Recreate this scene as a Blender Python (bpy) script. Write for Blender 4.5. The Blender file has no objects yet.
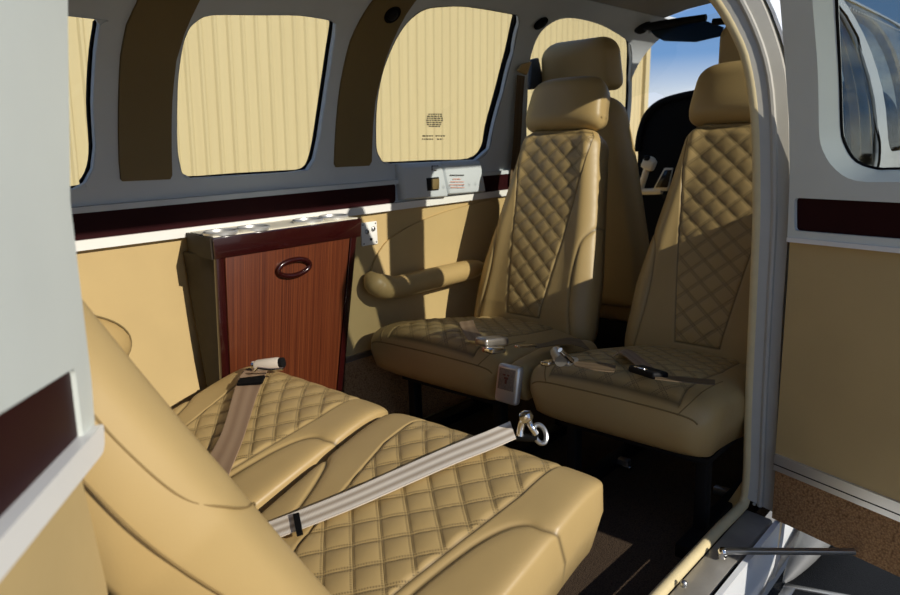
import bpy, bmesh, math, random
import numpy as np
from mathutils import Vector, Matrix, geometry
random.seed(4)
SC = bpy.context.scene
COL = SC.collection

# ------------------------------------------------------------------ camera
F = 700.0; CX, CY = 450.0, 297.5
def unit(v):
    v = np.array(v, float); return v / np.linalg.norm(v)
c_up = unit((-.033, 1, -157 / F)); c_fw = unit((650, 157 + .033 * 650, F))
c_fw = unit(c_fw - c_up * np.dot(c_fw, c_up))
c_rt = np.array([c_fw[2]*c_up[1]-c_fw[1]*c_up[2], c_fw[0]*c_up[2]-c_fw[2]*c_up[0], c_fw[1]*c_up[0]-c_fw[0]*c_up[1]])
RM = np.stack([c_rt, c_fw, c_up], 1)
EYE = np.array([.95, 0, .85])
def ray(px, py): return RM.T @ np.array([(px-CX)/F, -(py-CY)/F, 1.])
def onx(px, py, x): d = ray(px, py); return EYE + d*(x-EYE[0])/d[0]
def ony(px, py, y): d = ray(px, py); return EYE + d*(y-EYE[1])/d[1]
def onz(px, py, z): d = ray(px, py); return EYE + d*(z-EYE[2])/d[2]
cd = bpy.data.cameras.new('camera'); cam = bpy.data.objects.new('camera', cd); COL.objects.link(cam)
cd.sensor_width = 36; cd.lens = 36 * F / 900; cd.clip_start = .02; cd.clip_end = 3000
ax = RM.T @ np.array([1, 0, 0]); ay = RM.T @ np.array([0, 1, 0]); az = -(RM.T @ np.array([0, 0, 1]))
cam.matrix_world = Matrix(((ax[0], ay[0], az[0], EYE[0]), (ax[1], ay[1], az[1], EYE[1]), (ax[2], ay[2], az[2], EYE[2]), (0, 0, 0, 1)))
cd.dof.use_dof = True; cd.dof.focus_distance = 1.25; cd.dof.aperture_fstop = 9
SC.camera = cam

# ------------------------------------------------------------------ materials
def lin(c):
    return tuple(((v/255)/12.92 if v/255 <= .04045 else ((v/255+.055)/1.055)**2.4) for v in c) + (1,)
class NT:
    def __init__(s, name):
        s.m = bpy.data.materials.new(name); s.m.use_nodes = True; s.t = s.m.node_tree; s.n = s.t.nodes; s.l = s.t.links
        s.b = s.n['Principled BSDF']; s.out = s.n['Material Output']
    def add(s, typ, **kw):
        n = s.n.new(typ)
        for k, v in kw.items():
            if k.startswith('i_'):
                key = k[2:]; key = int(key) if key.isdigit() else key.replace('_', ' ')
                n.inputs[key].default_value = v
            else: setattr(n, k, v)
        return n
    def link(s, a, b): s.l.new(a, b)
    def math(s, op, a, b=None, c=None):
        n = s.n.new('ShaderNodeMath'); n.operation = op
        for i, v in enumerate((a, b, c)):
            if v is None: continue
            if isinstance(v, (int, float)): n.inputs[i].default_value = v
            else: s.l.new(v, n.inputs[i])
        return n.outputs[0]
    def mix(s, f, a, b):
        n = s.n.new('ShaderNodeMix'); n.data_type = 'RGBA'
        if isinstance(f, (int, float)): n.inputs[0].default_value = f
        else: s.l.new(f, n.inputs[0])
        for i, v in ((6, a), (7, b)):
            if isinstance(v, tuple): n.inputs[i].default_value = v
            else: s.l.new(v, n.inputs[i])
        return n.outputs[2]
    def bump(s, h, strength=.2, dist=.001):
        n = s.n.new('ShaderNodeBump'); n.inputs['Strength'].default_value = strength; n.inputs['Distance'].default_value = dist
        s.l.new(h, n.inputs['Height']); s.l.new(n.outputs[0], s.b.inputs['Normal']); return n
    def attr(s, name): return s.add('ShaderNodeAttribute', attribute_name=name).outputs['Fac']
    def obj(s): return s.add('ShaderNodeTexCoord').outputs['Object']
    def noise(s, scale, detail=2, vec=None, rough=.5):
        n = s.add('ShaderNodeTexNoise'); n.inputs['Scale'].default_value = scale; n.inputs['Detail'].default_value = detail; n.inputs['Roughness'].default_value = rough
        s.l.new(vec if vec is not None else s.obj(), n.inputs['Vector']); return n.outputs['Fac']

def plain(name, col, rough=.5, metal=0, spec=.5, var=.06, vscale=14, bump=0, bscale=400, coat=0):
    t = NT(name); c = lin(col)
    dark = tuple(v*(1-var*2) for v in c[:3]) + (1,); lite = tuple(min(1, v*(1+var)) for v in c[:3]) + (1,)
    t.link(t.mix(t.noise(vscale, 4), dark, lite), t.b.inputs['Base Color'])
    t.b.inputs['Roughness'].default_value = rough; t.b.inputs['Metallic'].default_value = metal
    t.b.inputs['Specular IOR Level'].default_value = spec; t.b.inputs['Coat Weight'].default_value = coat
    if bump: t.bump(t.noise(bscale, 3), bump, .0015)
    return t.m

def leather(name, col, quilt=False, rough=.42):
    t = NT(name); c = lin(col)
    n1 = t.noise(7, 5); base = t.mix(n1, tuple(v*.86 for v in c[:3])+(1,), tuple(min(1, v*1.08) for v in c[:3])+(1,))
    sm = t.attr('seam'); base = t.mix(t.math('MULTIPLY', sm, .8), base, tuple(v*.25 for v in c[:3])+(1,))
    fine = t.noise(520, 3); wr = t.noise(60, 4)
    h = t.math('ADD', t.math('MULTIPLY', fine, .35), t.math('MULTIPLY', wr, .5))
    if quilt:
        qa, qb = t.attr('qa'), t.attr('qb')
        hs = None; stm = None; gr = None
        for u, v in ((qa, qb), (qb, qa)):
            f = t.math('ABSOLUTE', t.math('SUBTRACT', t.math('FRACT', t.math('ADD', u, .5)), .5))   # 0 on a line
            line = t.math('SUBTRACT', 1, t.math('MINIMUM', t.math('MULTIPLY', f, 34.), 1))
            d2 = t.math('ABSOLUTE', t.math('SUBTRACT', f, .072))
            th = t.math('LESS_THAN', d2, .024)
            dash = t.math('GREATER_THAN', t.math('FRACT', t.math('MULTIPLY', v, 11.)), .36)
            st = t.math('MULTIPLY', th, dash)
            hole = t.math('MULTIPLY', t.math('LESS_THAN', d2, .032), t.math('SUBTRACT', 1.15, dash))
            line = t.math('MULTIPLY', line, .55)
            gr = line if gr is None else t.math('MAXIMUM', gr, line)
            gr = t.math('MAXIMUM', gr, hole)
            stm = st if stm is None else t.math('MAXIMUM', stm, st)
        base = t.mix(t.math('MULTIPLY', gr, .7), base, tuple(v*.22 for v in c[:3])+(1,))
        base = t.mix(t.math('MULTIPLY', stm, .3), base, tuple(v*.62 for v in c[:3])+(1,))
        h = t.math('ADD', h, t.math('SUBTRACT', t.math('MULTIPLY', stm, 2.6), t.math('MULTIPLY', gr, 4.)))
    t.link(base, t.b.inputs['Base Color'])
    t.link(t.math('ADD', rough-.06, t.math('MULTIPLY', wr, .14)), t.b.inputs['Roughness'])
    t.b.inputs['Specular IOR Level'].default_value = .38
    t.bump(h, .35, .0007)
    return t.m

M = {}
TAN = (178, 151, 100)
M['leather'] = leather('tan_leather', TAN); M['quilt'] = leather('tan_quilted_leather', TAN, True)
M['wall'] = leather('tan_wall_vinyl', (192, 166, 114), rough=.55)
M['cabside'] = leather('dark_brown_leather', (44, 35, 23), rough=.7)
M['seamline'] = leather('dark_tan_piping', (134, 110, 66), rough=.7)
M['olive'] = leather('brown_pillar_leather', (118, 100, 62), rough=.6)
M['grey'] = plain('grey_painted_trim', (198, 204, 206), .55, var=.03)
M['doorgrey'] = plain('grey_door_surround', (210, 214, 204), .5, var=.03, bump=.08, bscale=900)
M['white'] = plain('white_trim', (232, 230, 222), .4, var=.02)
M['skin'] = plain('white_aircraft_paint', (238, 240, 240), .25, var=.02, coat=.3)
M['frame'] = plain('grey_frame_metal', (176, 172, 160), .45, var=.05, vscale=25)
M['sill'] = plain('scuffed_sill_metal', (158, 154, 146), .4, metal=.25, var=.24, vscale=18, bump=.1, bscale=80)
M['dull_burgundy'] = plain('dark_burgundy_strip', (44, 16, 18), .5, spec=.08, var=.12)
M['burgundy'] = plain('burgundy_lacquer', (44, 11, 10), .2, var=.12, coat=.5)
M['black'] = plain('black_plastic', (18, 18, 19), .6, spec=.2, var=.1)
M['rubber'] = plain('black_rubber_seal', (12, 12, 13), .8, spec=.12, var=.05)
M['chrome'] = plain('chrome', (225, 225, 225), .14, metal=1, var=.02)
M['satin'] = plain('satin_silver', (228, 226, 220), .38, metal=.75, var=.04)
M['alu'] = plain('brushed_aluminium', (178, 178, 176), .32, metal=.9, var=.06)
M['filletgrey'] = plain('grey_fillet_paint', (112, 112, 110), .6, var=.08)
M['slate'] = plain('slate_plastic', (52, 58, 66), .6, var=.06)
M['welt'] = plain('cream_door_welt', (214, 196, 150), .7, var=.07, vscale=40, bump=.3, bscale=500)
M['ceil'] = plain('grey_headliner', (150, 146, 136), .8, var=.04)
M['visor'] = plain('tinted_visor', (22, 42, 52), .2, var=.05)
t = NT('smoked_visor_plastic'); t.n.remove(t.b)
tr = t.add('ShaderNodeBsdfTransparent'); tr.inputs[0].default_value = (.05, .10, .13, 1); gl = t.add('ShaderNodeBsdfPrincipled'); gl.inputs['Base Color'].default_value = lin((24, 46, 58)); gl.inputs['Roughness'].default_value = .25
ms = t.add('ShaderNodeMixShader'); ms.inputs[0].default_value = .4; t.link(tr.outputs[0], ms.inputs[1]); t.link(gl.outputs[0], ms.inputs[2]); t.link(ms.outputs[0], t.out.inputs[0]); M['visor'] = t.m
M['cream'] = plain('cream_plastic', (222, 214, 190), .4, var=.03)
M['redink'] = plain('faded_red_ink', (214, 150, 130), .8, var=.02)
M['ink'] = plain('dark_print_ink', (42, 40, 34), .8, var=.02)
M['screen'] = plain('dark_display', (14, 18, 26), .15, var=.02)
M['red'] = plain('faded_red_cover', (190, 80, 62), .8, var=.1)
M['pewter'] = plain('pewter_metal', (176, 168, 155), .35, metal=.85, var=.12, vscale=60)
M['emblemred'] = plain('worn_red_enamel', (110, 62, 50), .5, metal=.3)
M['emblem'] = plain('etched_plate', (150, 138, 126), .5, metal=.4, var=.35, vscale=260)

t = NT('hangar_siding'); o = t.obj(); sp = t.add('ShaderNodeSeparateXYZ'); t.link(o, sp.inputs[0])
mp = t.add('ShaderNodeMapping'); mp.inputs['Scale'].default_value = (1, 6, .15); t.link(o, mp.inputs['Vector'])
t.link(t.mix(t.noise(1.6, 4, mp.outputs[0]), lin((186, 167, 121)), lin((198, 181, 136))), t.b.inputs['Base Color']); t.b.inputs['Roughness'].default_value = .6
M['siding'] = t.m
t = NT('veneer'); mp = t.add('ShaderNodeMapping'); mp.inputs['Scale'].default_value = (.5, 85, .4); t.link(t.obj(), mp.inputs['Vector'])
g1 = t.noise(4, 6, mp.outputs[0], .65); g2 = t.noise(11, 3, mp.outputs[0]); g = t.math('ADD', t.math('MULTIPLY', g1, .75), t.math('MULTIPLY', g2, .4))
rp = t.add('ShaderNodeValToRGB'); rp.color_ramp.elements[0].position = .34; rp.color_ramp.elements[0].color = lin((44, 18, 9)); rp.color_ramp.elements[1].position = .76; rp.color_ramp.elements[1].color = lin((114, 60, 30))
e = rp.color_ramp.elements.new(.55); e.color = lin((84, 38, 19)); t.link(g, rp.inputs[0]); t.link(rp.outputs[0], t.b.inputs['Base Color']); t.b.inputs['Roughness'].default_value = .35; t.b.inputs['Coat Weight'].default_value = .15
M['veneer'] = t.m
t = NT('carpet'); n = t.noise(300, 2); v = t.add('ShaderNodeTexVoronoi'); v.inputs['Scale'].default_value = 260; t.link(t.obj(), v.inputs['Vector'])
t.link(t.mix(v.outputs['Distance'], lin((196, 154, 108)), lin((116, 84, 56))), t.b.inputs['Base Color']); t.b.inputs['Roughness'].default_value = .95; t.b.inputs['Specular IOR Level'].default_value = .1; t.bump(v.outputs['Distance'], .8, .003)
M['carpet'] = t.m
t = NT('floor_carpet'); v = t.add('ShaderNodeTexVoronoi'); v.inputs['Scale'].default_value = 380; t.link(t.obj(), v.inputs['Vector'])
t.link(t.mix(v.outputs['Distance'], lin((92, 76, 60)), lin((52, 42, 34))), t.b.inputs['Base Color']); t.b.inputs['Roughness'].default_value = .95; t.b.inputs['Specular IOR Level'].default_value = .1; t.bump(v.outputs['Distance'], .6, .002)
M['floorcarpet'] = t.m
t = NT('nonskid'); n = t.noise(420, 3); t.link(t.mix(t.noise(9, 5), lin((14, 15, 17)), lin((34, 36, 38))), t.b.inputs['Base Color']); t.b.inputs['Roughness'].default_value = .85; t.b.inputs['Specular IOR Level'].default_value = .25; t.bump(n, .8, .003); M['nonskid'] = t.m
t = NT('apron'); t.link(t.mix(t.noise(.6, 6), lin((150, 146, 138)), lin((178, 174, 164))), t.b.inputs['Base Color']); t.b.inputs['Roughness'].default_value = .9; M['apron'] = t.m
def webbing(name, a, b, n=5):
    t = NT(name); u = t.attr('across'); w = t.math('MULTIPLY_ADD', t.math('SINE', t.math('MULTIPLY', u, n*2*math.pi)), .5, .5)
    al = t.attr('along'); rib = t.math('SINE', t.math('MULTIPLY', al, 3000.))
    t.link(t.mix(w, lin(a), lin(b)), t.b.inputs['Base Color']); t.b.inputs['Roughness'].default_value = .5
    t.bump(rib, .25, .0006); t.b.inputs['Specular IOR Level'].default_value = .25
    return t.m
M['web_light'] = webbing('silver_striped_webbing', (176, 160, 140), (232, 222, 206), 2.5)
M['web_brown'] = webbing('taupe_webbing', (142, 116, 92), (160, 134, 108), 2)
M['web_dark'] = webbing('dark_webbing', (92, 76, 56), (104, 88, 66), 2)
t = NT('window_glass'); t.n.remove(t.b)
tr = t.add('ShaderNodeBsdfTransparent'); tr.inputs[0].default_value = (.95, .96, .94, 1); gl = t.add('ShaderNodeBsdfGlossy'); gl.inputs['Roughness'].default_value = .02
fr = t.add('ShaderNodeLayerWeight'); fr.inputs[0].default_value = .5; ms = t.add('ShaderNodeMixShader'); t.link(t.math('ADD', .025, t.math('MULTIPLY', t.math('POWER', fr.outputs['Facing'], 5.), .75)), ms.inputs[0]); t.link(tr.outputs[0], ms.inputs[1]); t.link(gl.outputs[0], ms.inputs[2]); t.link(ms.outputs[0], t.out.inputs[0])
M['glass'] = t.m
t = NT('tinted_window_glass'); t.n.remove(t.b)
tr = t.add('ShaderNodeBsdfTransparent'); tr.inputs[0].default_value = (.62, .64, .62, 1); gl = t.add('ShaderNodeBsdfGlossy'); gl.inputs['Roughness'].default_value = .02
fr = t.add('ShaderNodeLayerWeight'); fr.inputs[0].default_value = .5; ms = t.add('ShaderNodeMixShader'); t.link(t.math('ADD', .025, t.math('MULTIPLY', t.math('POWER', fr.outputs['Facing'], 5.), .75)), ms.inputs[0]); t.link(tr.outputs[0], ms.inputs[1]); t.link(gl.outputs[0], ms.inputs[2]); t.link(ms.outputs[0], t.out.inputs[0])
M['tint'] = t.m

# ------------------------------------------------------------------ object helpers
def link_mesh(name, verts, faces, mat, parent=None, smooth=True, attrs=None, sharp=None):
    me = bpy.data.meshes.new(name); me.from_pydata([tuple(map(float, v)) for v in verts], [], [tuple(map(int, f)) for f in faces])
    me.materials.append(M[mat]); me.polygons.foreach_set('use_smooth', [smooth]*len(me.polygons))
    for k, a in (attrs or {}).items():
        at = me.attributes.new(k, 'FLOAT', 'POINT'); at.data.foreach_set('value', np.asarray(a, dtype=np.float32))
    if smooth and sharp is not None: me.set_sharp_from_angle(angle=math.radians(sharp))
    me.update()
    o = bpy.data.objects.new(name, me); COL.objects.link(o)
    if parent is not None: o.parent = parent; o.matrix_parent_inverse = world_of(parent).inverted()
    return o
def world_of(o):
    m = o.matrix_basis.copy()
    return m if o.parent is None else world_of(o.parent) @ o.matrix_parent_inverse @ m
def tag(o, label, cat, group=None, kind=None):
    o['label'] = label; o['category'] = cat
    if group: o['group'] = group
    if kind: o['kind'] = kind
    return o
def struct(o, label=None):
    o['kind'] = 'structure'
    if label: o['label'] = label
    return o
def empty(name, loc, label=None, cat=None, group=None):
    o = bpy.data.objects.new(name, None); COL.objects.link(o); o.location = tuple(map(float, loc)); o.empty_display_size = .05
    if label: tag(o, label, cat, group)
    return o
class MB:
    def __init__(s): s.v = []; s.f = []
    def raw(s, vs, fs):
        k = len(s.v); s.v += [tuple(map(float, v)) for v in vs]; s.f += [tuple(i+k for i in f) for f in fs]; return s
    def from_bm(s, bm):
        bm.verts.index_update(); s.raw([v.co[:] for v in bm.verts], [[v.index for v in f.verts] for f in bm.faces]); bm.free(); return s
    def box(s, cen, size, rot=None, bevel=0, seg=2):
        bm = bmesh.new(); bmesh.ops.create_cube(bm, size=1)
        bmesh.ops.scale(bm, vec=size, verts=bm.verts)
        if bevel: bmesh.ops.bevel(bm, geom=list(bm.edges), offset=bevel, segments=seg, profile=.5, affect='EDGES')
        m = Matrix.Translation(tuple(map(float, cen))) @ (rot.to_4x4() if rot is not None else Matrix.Identity(4))
        bmesh.ops.transform(bm, matrix=m, verts=bm.verts); return s.from_bm(bm)
    def hexa(s, c, bevel=0, seg=2):     # eight corners: bottom loop then top loop
        bm = bmesh.new(); vs = [bm.verts.new(tuple(map(float, p))) for p in c]
        for f in ((3,2,1,0),(4,5,6,7),(0,1,5,4),(1,2,6,5),(2,3,7,6),(3,0,4,7)): bm.faces.new([vs[i] for i in f])
        bmesh.ops.recalc_face_normals(bm, faces=bm.faces)
        if bevel: bmesh.ops.bevel(bm, geom=list(bm.edges), offset=bevel, segments=seg, profile=.5, affect='EDGES')
        return s.from_bm(bm)
    def tube(s, pts, r, n=12, closed=False, cap=True, flat=1.0, nrm=None):
        pts = [np.array(p, float) for p in pts]; k0 = len(s.v); K = len(pts)
        rs = r if isinstance(r, (list, tuple, np.ndarray)) else [r]*K
        ref = None
        for i, p in enumerate(pts):
            a = pts[(i-1) % K] if (closed or i > 0) else p; b = pts[(i+1) % K] if (closed or i < K-1) else p
            T = unit(b-a)
            if nrm is not None: ref = np.array(nrm, float)
            elif ref is None: ref = np.array([0, 0, 1.]) if abs(T[2]) < .9 else np.array([1., 0, 0])
            A = unit(np.cross(T, ref)); B = np.cross(A, T)
            if nrm is None: ref = B
            for j in range(n):
                th = 2*math.pi*j/n; s.v.append(tuple(p + rs[i]*(math.cos(th)*A + flat*math.sin(th)*B)))
        m = K if closed else K-1
        for i in range(m):
            for j in range(n):
                a = k0+i*n+j; b = k0+i*n+(j+1) % n; c = k0+((i+1) % K)*n+(j+1) % n; d = k0+((i+1) % K)*n+j; s.f.append((a, b, c, d))
        if cap and not closed:
            s.f.append(tuple(k0+j for j in range(n))[::-1]); s.f.append(tuple(k0+(K-1)*n+j for j in range(n)))
        return s
    def cyl(s, a, b, r, n=20, r2=None): return s.tube([a, b], [r, r if r2 is None else r2], n)
    def lathe(s, cen, prof, axis=(0, 0, 1), n=28):   # prof: (radius, height)
        ax_ = unit(axis); ref = np.array([1., 0, 0]) if abs(ax_[0]) < .9 else np.array([0, 1., 0]); A = unit(np.cross(ax_, ref)); B = np.cross(ax_, A); k0 = len(s.v)
        for r, h in prof:
            for j in range(n):
                th = 2*math.pi*j/n; s.v.append(tuple(np.array(cen, float)+ax_*h+r*(math.cos(th)*A+math.sin(th)*B)))
        for i in range(len(prof)-1):
            for j in range(n):
                s.f.append((k0+i*n+j, k0+i*n+(j+1) % n, k0+(i+1)*n+(j+1) % n, k0+(i+1)*n+j))
        s.f.append(tuple(k0+j for j in range(n))[::-1]); s.f.append(tuple(k0+(len(prof)-1)*n+j for j in range(n)))
        return s
    def build(s, name, mat, parent=None, smooth=True, sharp=40, attrs=None): return link_mesh(name, s.v, s.f, mat, parent, smooth, attrs, sharp)

def spline(pts, n=8, closed=False):
    P = [np.array(p, float) for p in pts]; K = len(P); out = []
    for i in range(K if closed else K-1):
        p0 = P[(i-1) % K] if (closed or i > 0) else 2*P[0]-P[1]; p1 = P[i]; p2 = P[(i+1) % K]; p3 = P[(i+2) % K] if (closed or i < K-2) else 2*P[-1]-P[-2]
        for j in range(n):
            u = j/n; out.append(.5*((2*p1)+(-p0+p2)*u+(2*p0-5*p1+4*p2-p3)*u*u+(-p0+3*p1-3*p2+p3)*u**3))
    if not closed: out.append(P[-1])
    return out
def rounded(poly, r, n=5):      # 2D polygon with rounded corners
    out = []; K = len(poly); P = [np.array(p, float) for p in poly]; rr = r if isinstance(r, (list, tuple)) else [r]*K
    for i in range(K):
        a, b, c = P[i-1], P[i], P[(i+1) % K]; q = rr[i]
        if q <= 0: out.append(b); continue
        la = min(q, np.linalg.norm(a-b)*.48); lc = min(q, np.linalg.norm(c-b)*.48); s_ = b+unit(a-b)*la; e_ = b+unit(c-b)*lc
        for j in range(n+1):
            u = j/n; out.append((1-u)**2*s_+2*u*(1-u)*b+u*u*e_)
    return out
def inside(p, poly):
    x, y = p; c = False; j = len(poly)-1
    for i in range(len(poly)):
        if (poly[i][1] > y) != (poly[j][1] > y) and x < (poly[j][0]-poly[i][0])*(y-poly[i][1])/(poly[j][1]-poly[i][1])+poly[i][0]: c = not c
        j = i
    return c
def sheet2d(outer, holes=(), step=.03):
    """triangulate a 2D outline with holes, with inner points so that it can follow a curved surface"""
    pts = []; edges = []
    for loop in [outer]+list(holes):
        k = len(pts); n = len(loop)
        dense = []
        for i in range(n):
            a = np.array(loop[i], float); b = np.array(loop[(i+1) % n], float); m = max(1, int(np.linalg.norm(b-a)/step))
            for j in range(m): dense.append(a+(b-a)*j/m)
        pts += dense; edges += [(k+i, k+(i+1) % len(dense)) for i in range(len(dense))]
    o = np.array(outer); x0, y0 = o.min(0); x1, y1 = o.max(0); P = np.array(pts)
    y = y0+step*.5
    while y < y1:
        x = x0+step*.5
        while x < x1:
            q = (x, y)
            if inside(q, outer) and not any(inside(q, h) for h in holes) and np.min(np.sum((P-np.array(q))**2, 1)) > (step*.4)**2: pts.append(np.array(q))
            x += step
        y += step
    v, e_, f, *_r = geometry.delaunay_2d_cdt([Vector((float(p[0]), float(p[1]))) for p in pts], edges, [], 0, 1e-6)
    V = [np.array(p) for p in v]; Fs = []
    for t_ in f:
        c = sum(V[i] for i in t_)/len(t_)
        if inside(c, outer) and not any(inside(c, h) for h in holes): Fs.append(tuple(t_))
    return V, Fs
def solid(V, Fs, top, bot):
    """close a 2D sheet into a solid: top(p), bot(p) give the 3D points"""
    n = len(V); vs = [top(p) for p in V]+[bot(p) for p in V]; fs = list(Fs)+[tuple(n+i for i in f[::-1]) for f in Fs]
    cnt = {}
    for f in Fs:
        for i in range(len(f)): cnt[(f[i], f[(i+1) % len(f)])] = 1
    for (a, b) in cnt:
        if (b, a) not in cnt: fs.append((b, a, n+a, n+b))
    return vs, fs

# ------------------------------------------------------------------ fuselage section (x across, y forward, z up)
half = [(-.44, .04), (-.49, .15), (-.515, .3), (-.52, .45), (-.515, .62), (-.51, .70), (-.503, .79), (-.488, .9), (-.462, 1.0), (-.425, 1.09), (-.375, 1.16), (-.30, 1.215), (-.2, 1.25), (-.1, 1.265), (0, 1.27)]
full = half+[(-x, z) for x, z in half[-2::-1]]
PR = np.array(spline(full, 6)); PS = np.concatenate([[0], np.cumsum(np.linalg.norm(np.diff(PR, axis=0), axis=1))])
PT = np.gradient(PR, PS, axis=0); PN = np.stack([PT[:, 1], -PT[:, 0]], 1); PN /= np.linalg.norm(PN, axis=1)[:, None]     # inward normal
def sec(y, s, off=0):
    x = np.interp(s, PS, PR[:, 0]); z = np.interp(s, PS, PR[:, 1]); nx = np.interp(s, PS, PN[:, 0]); nz = np.interp(s, PS, PN[:, 1]); return np.array([x+nx*off, y, z+nz*off])
def s_of_z(z, right=False):
    h = len(PR)//2
    s = float(np.interp(z, PR[:h+1, 1], PS[:h+1])); return PS[-1]-s if right else s
def px2sec(px, py, off=0):
    d = ray(px, py); best = None; Q = PR+PN*off
    for i in range(len(Q)-1):
        a, b = Q[i], Q[i+1]; e = b-a
        den = d[0]*(-e[1])+e[0]*d[2]
        if abs(den) < 1e-9: continue
        rx, rz = a[0]-EYE[0], a[1]-EYE[2]
        tt = (rx*(-e[1])+e[0]*rz)/den; u = (d[0]*rz-d[2]*rx)/den
        if -1e-6 <= u <= 1+1e-6 and tt > 0:
            P = EYE+d*tt
            if P[1] > 0 and a[0] < .2 and (best is None or tt < best[0]): best = (tt, P[1], PS[i]+u*(PS[i+1]-PS[i]))
    return (best[1], best[2])
def secpatch(name, outline, off, thick, mat, parent=None, holes=(), step=.03, sharp=40):
    V, Fs = sheet2d(outline, holes, step)
    vs, fs = solid(V, Fs, lambda p: sec(p[0], p[1], off), lambda p: sec(p[0], p[1], off-thick))
    # outline order decides facing; make the front look inward
    m = MB().raw(vs, fs); bm = bmesh.new(); bv = [bm.verts.new(v) for v in m.v]
    for f in m.f:
        try: bm.faces.new([bv[i] for i in f])
        except ValueError: pass
    bmesh.ops.recalc_face_normals(bm, faces=bm.faces)
    return MB().from_bm(bm).build(name, mat, parent, True, sharp)
def solid_obj(name, vs, fs, mat, parent=None, sharp=35):
    bm = bmesh.new(); bv = [bm.verts.new(tuple(map(float, v))) for v in vs]
    for f in fs:
        try: bm.faces.new([bv[i] for i in f])
        except ValueError: pass
    bmesh.ops.recalc_face_normals(bm, faces=bm.faces)
    return MB().from_bm(bm).build(name, mat, parent, True, sharp)

Y0, Y1 = -.35, 2.62
SW = s_of_z(.668); SB0 = s_of_z(.684); SB1 = s_of_z(.742); SC_ = s_of_z(1.243)
def rect(y0, y1, s0, s1): return [(y0, s0), (y1, s0), (y1, s1), (y0, s1)]
# --- window outlines, read off the glass edge on the far wall
W = {}
W[1] = [px2sec(p[0], p[1], -.02 if p[0] > 0 else 0.) for p in [(91, 15), (95, 21), (91, 50), (88.5, 101), (91, 145), (88.5, 168), (81, 182), (70, 188)]]
yy = W[1][0][0]; b_ = W[1][-1][1]; t_ = W[1][0][1]
W[1] = W[1]+[(.30, b_), (.255, b_+.02), (.24, b_+.06), (.25, t_-.05), (.27, t_-.015), (.31, t_)]
W[2] = [px2sec(p[0], p[1], -.02 if p[0] > 300 else 0.) for p in [(177, 101), (178, 77), (183, 44), (190, 27), (202, 17.5), (215, 14.8), (260, 15), (300, 15.5), (325, 16), (331, 20), (330, 34), (325, 67), (320, 101), (315, 134.5), (310, 158), (303, 169), (290, 172.5), (240, 175.5), (192, 178.5), (182, 173), (177.5, 152)]]
W[3] = [px2sec(p[0], p[1], -.02 if p[0] > 480 else 0.) for p in [(377, 101), (375.7, 134.5), (376.7, 151), (382, 161), (392, 164), (440, 162), (476, 160), (484, 148), (488, 128), (498, 91), (508.5, 50.5), (515, 20), (514.6, 11), (508, 8.4), (468, 6.7), (441, 6.7), (424.5, 9.4), (411, 18.5), (399, 33.6), (389, 54), (382, 74)]]
W[4] = [px2sec(p[0], p[1], -.02 if p[0] > 605 else 0.) for p in [(527, 100), (528, 70), (533, 47), (542, 30), (556, 20), (569, 17.5), (586, 20), (604, 26), (620, 33), (627, 40), (628, 60), (627, 100), (623, 140), (615, 158), (560, 160), (532, 158), (527, 148)]]
SILL = s_of_z(.742)
# --- setting: floor, walls, ceiling
fl = MB().box((0, (Y0+Y1)/2+.2, .02), (1.0, Y1-Y0+.4, .04)).build('floor', 'floorcarpet'); struct(fl, 'dark brown carpeted cabin floor')
wl = secpatch('wall_left', rect(Y0, Y1, 0.0, SW), 0, .02, 'wall'); struct(wl, 'tan lower side wall panel of the cabin')
up = secpatch('wall_left_upper', rect(Y0, Y1, SB1, SC_), 0, .012, 'grey', holes=[W[1], W[2], W[3], W[4]], step=.025)
up.name = 'trim_1'; struct(up, 'grey moulded surround of the four side windows')
ce = secpatch('ceiling', rect(Y0, 2.45, SC_, PS[-1]-s_of_z(1.185)), -.002, .03, 'ceil', step=.08); struct(ce, 'grey cabin headliner')
struct(secpatch('trim_14', rect(Y0, 1.40, PS[-1]-s_of_z(1.186), PS[-1]-s_of_z(1.125)), -.002, .03, 'ceil', step=.06), 'roof edge rail over the door opening')
wf = secpatch('wall_right_forward', rect(1.41, Y1, PS[-1]-s_of_z(1.186), PS[-1]), 0, .02, 'wall', holes=[rounded(rect(1.505, 1.98, PS[-1]-s_of_z(1.17), PS[-1]-s_of_z(.725)), .04), rounded(rect(2.10, 2.55, PS[-1]-s_of_z(1.15), PS[-1]-s_of_z(.75)), .04)], step=.05)
wf.name = 'wall_right'; struct(wf, 'right side wall forward of the door opening')
wa = secpatch('wall_aft_right', rect(Y0, .06, PS[-1]-s_of_z(1.125), PS[-1]), 0, .02, 'wall', step=.06); wa.name = 'wall_right_aft'; struct(wa, 'right side wall behind the rear door')
# aft bulkhead
bkp = [(x, z) for x, z in PR[::4]]
V, Fs = sheet2d(bkp, step=.1); vs, fs = solid(V, Fs, lambda p: (p[0], Y0+.01, p[1]), lambda p: (p[0], Y0-.02, p[1])); struct(solid_obj('wall_aft', vs, fs, 'wall'), 'aft cabin bulkhead')
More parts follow.
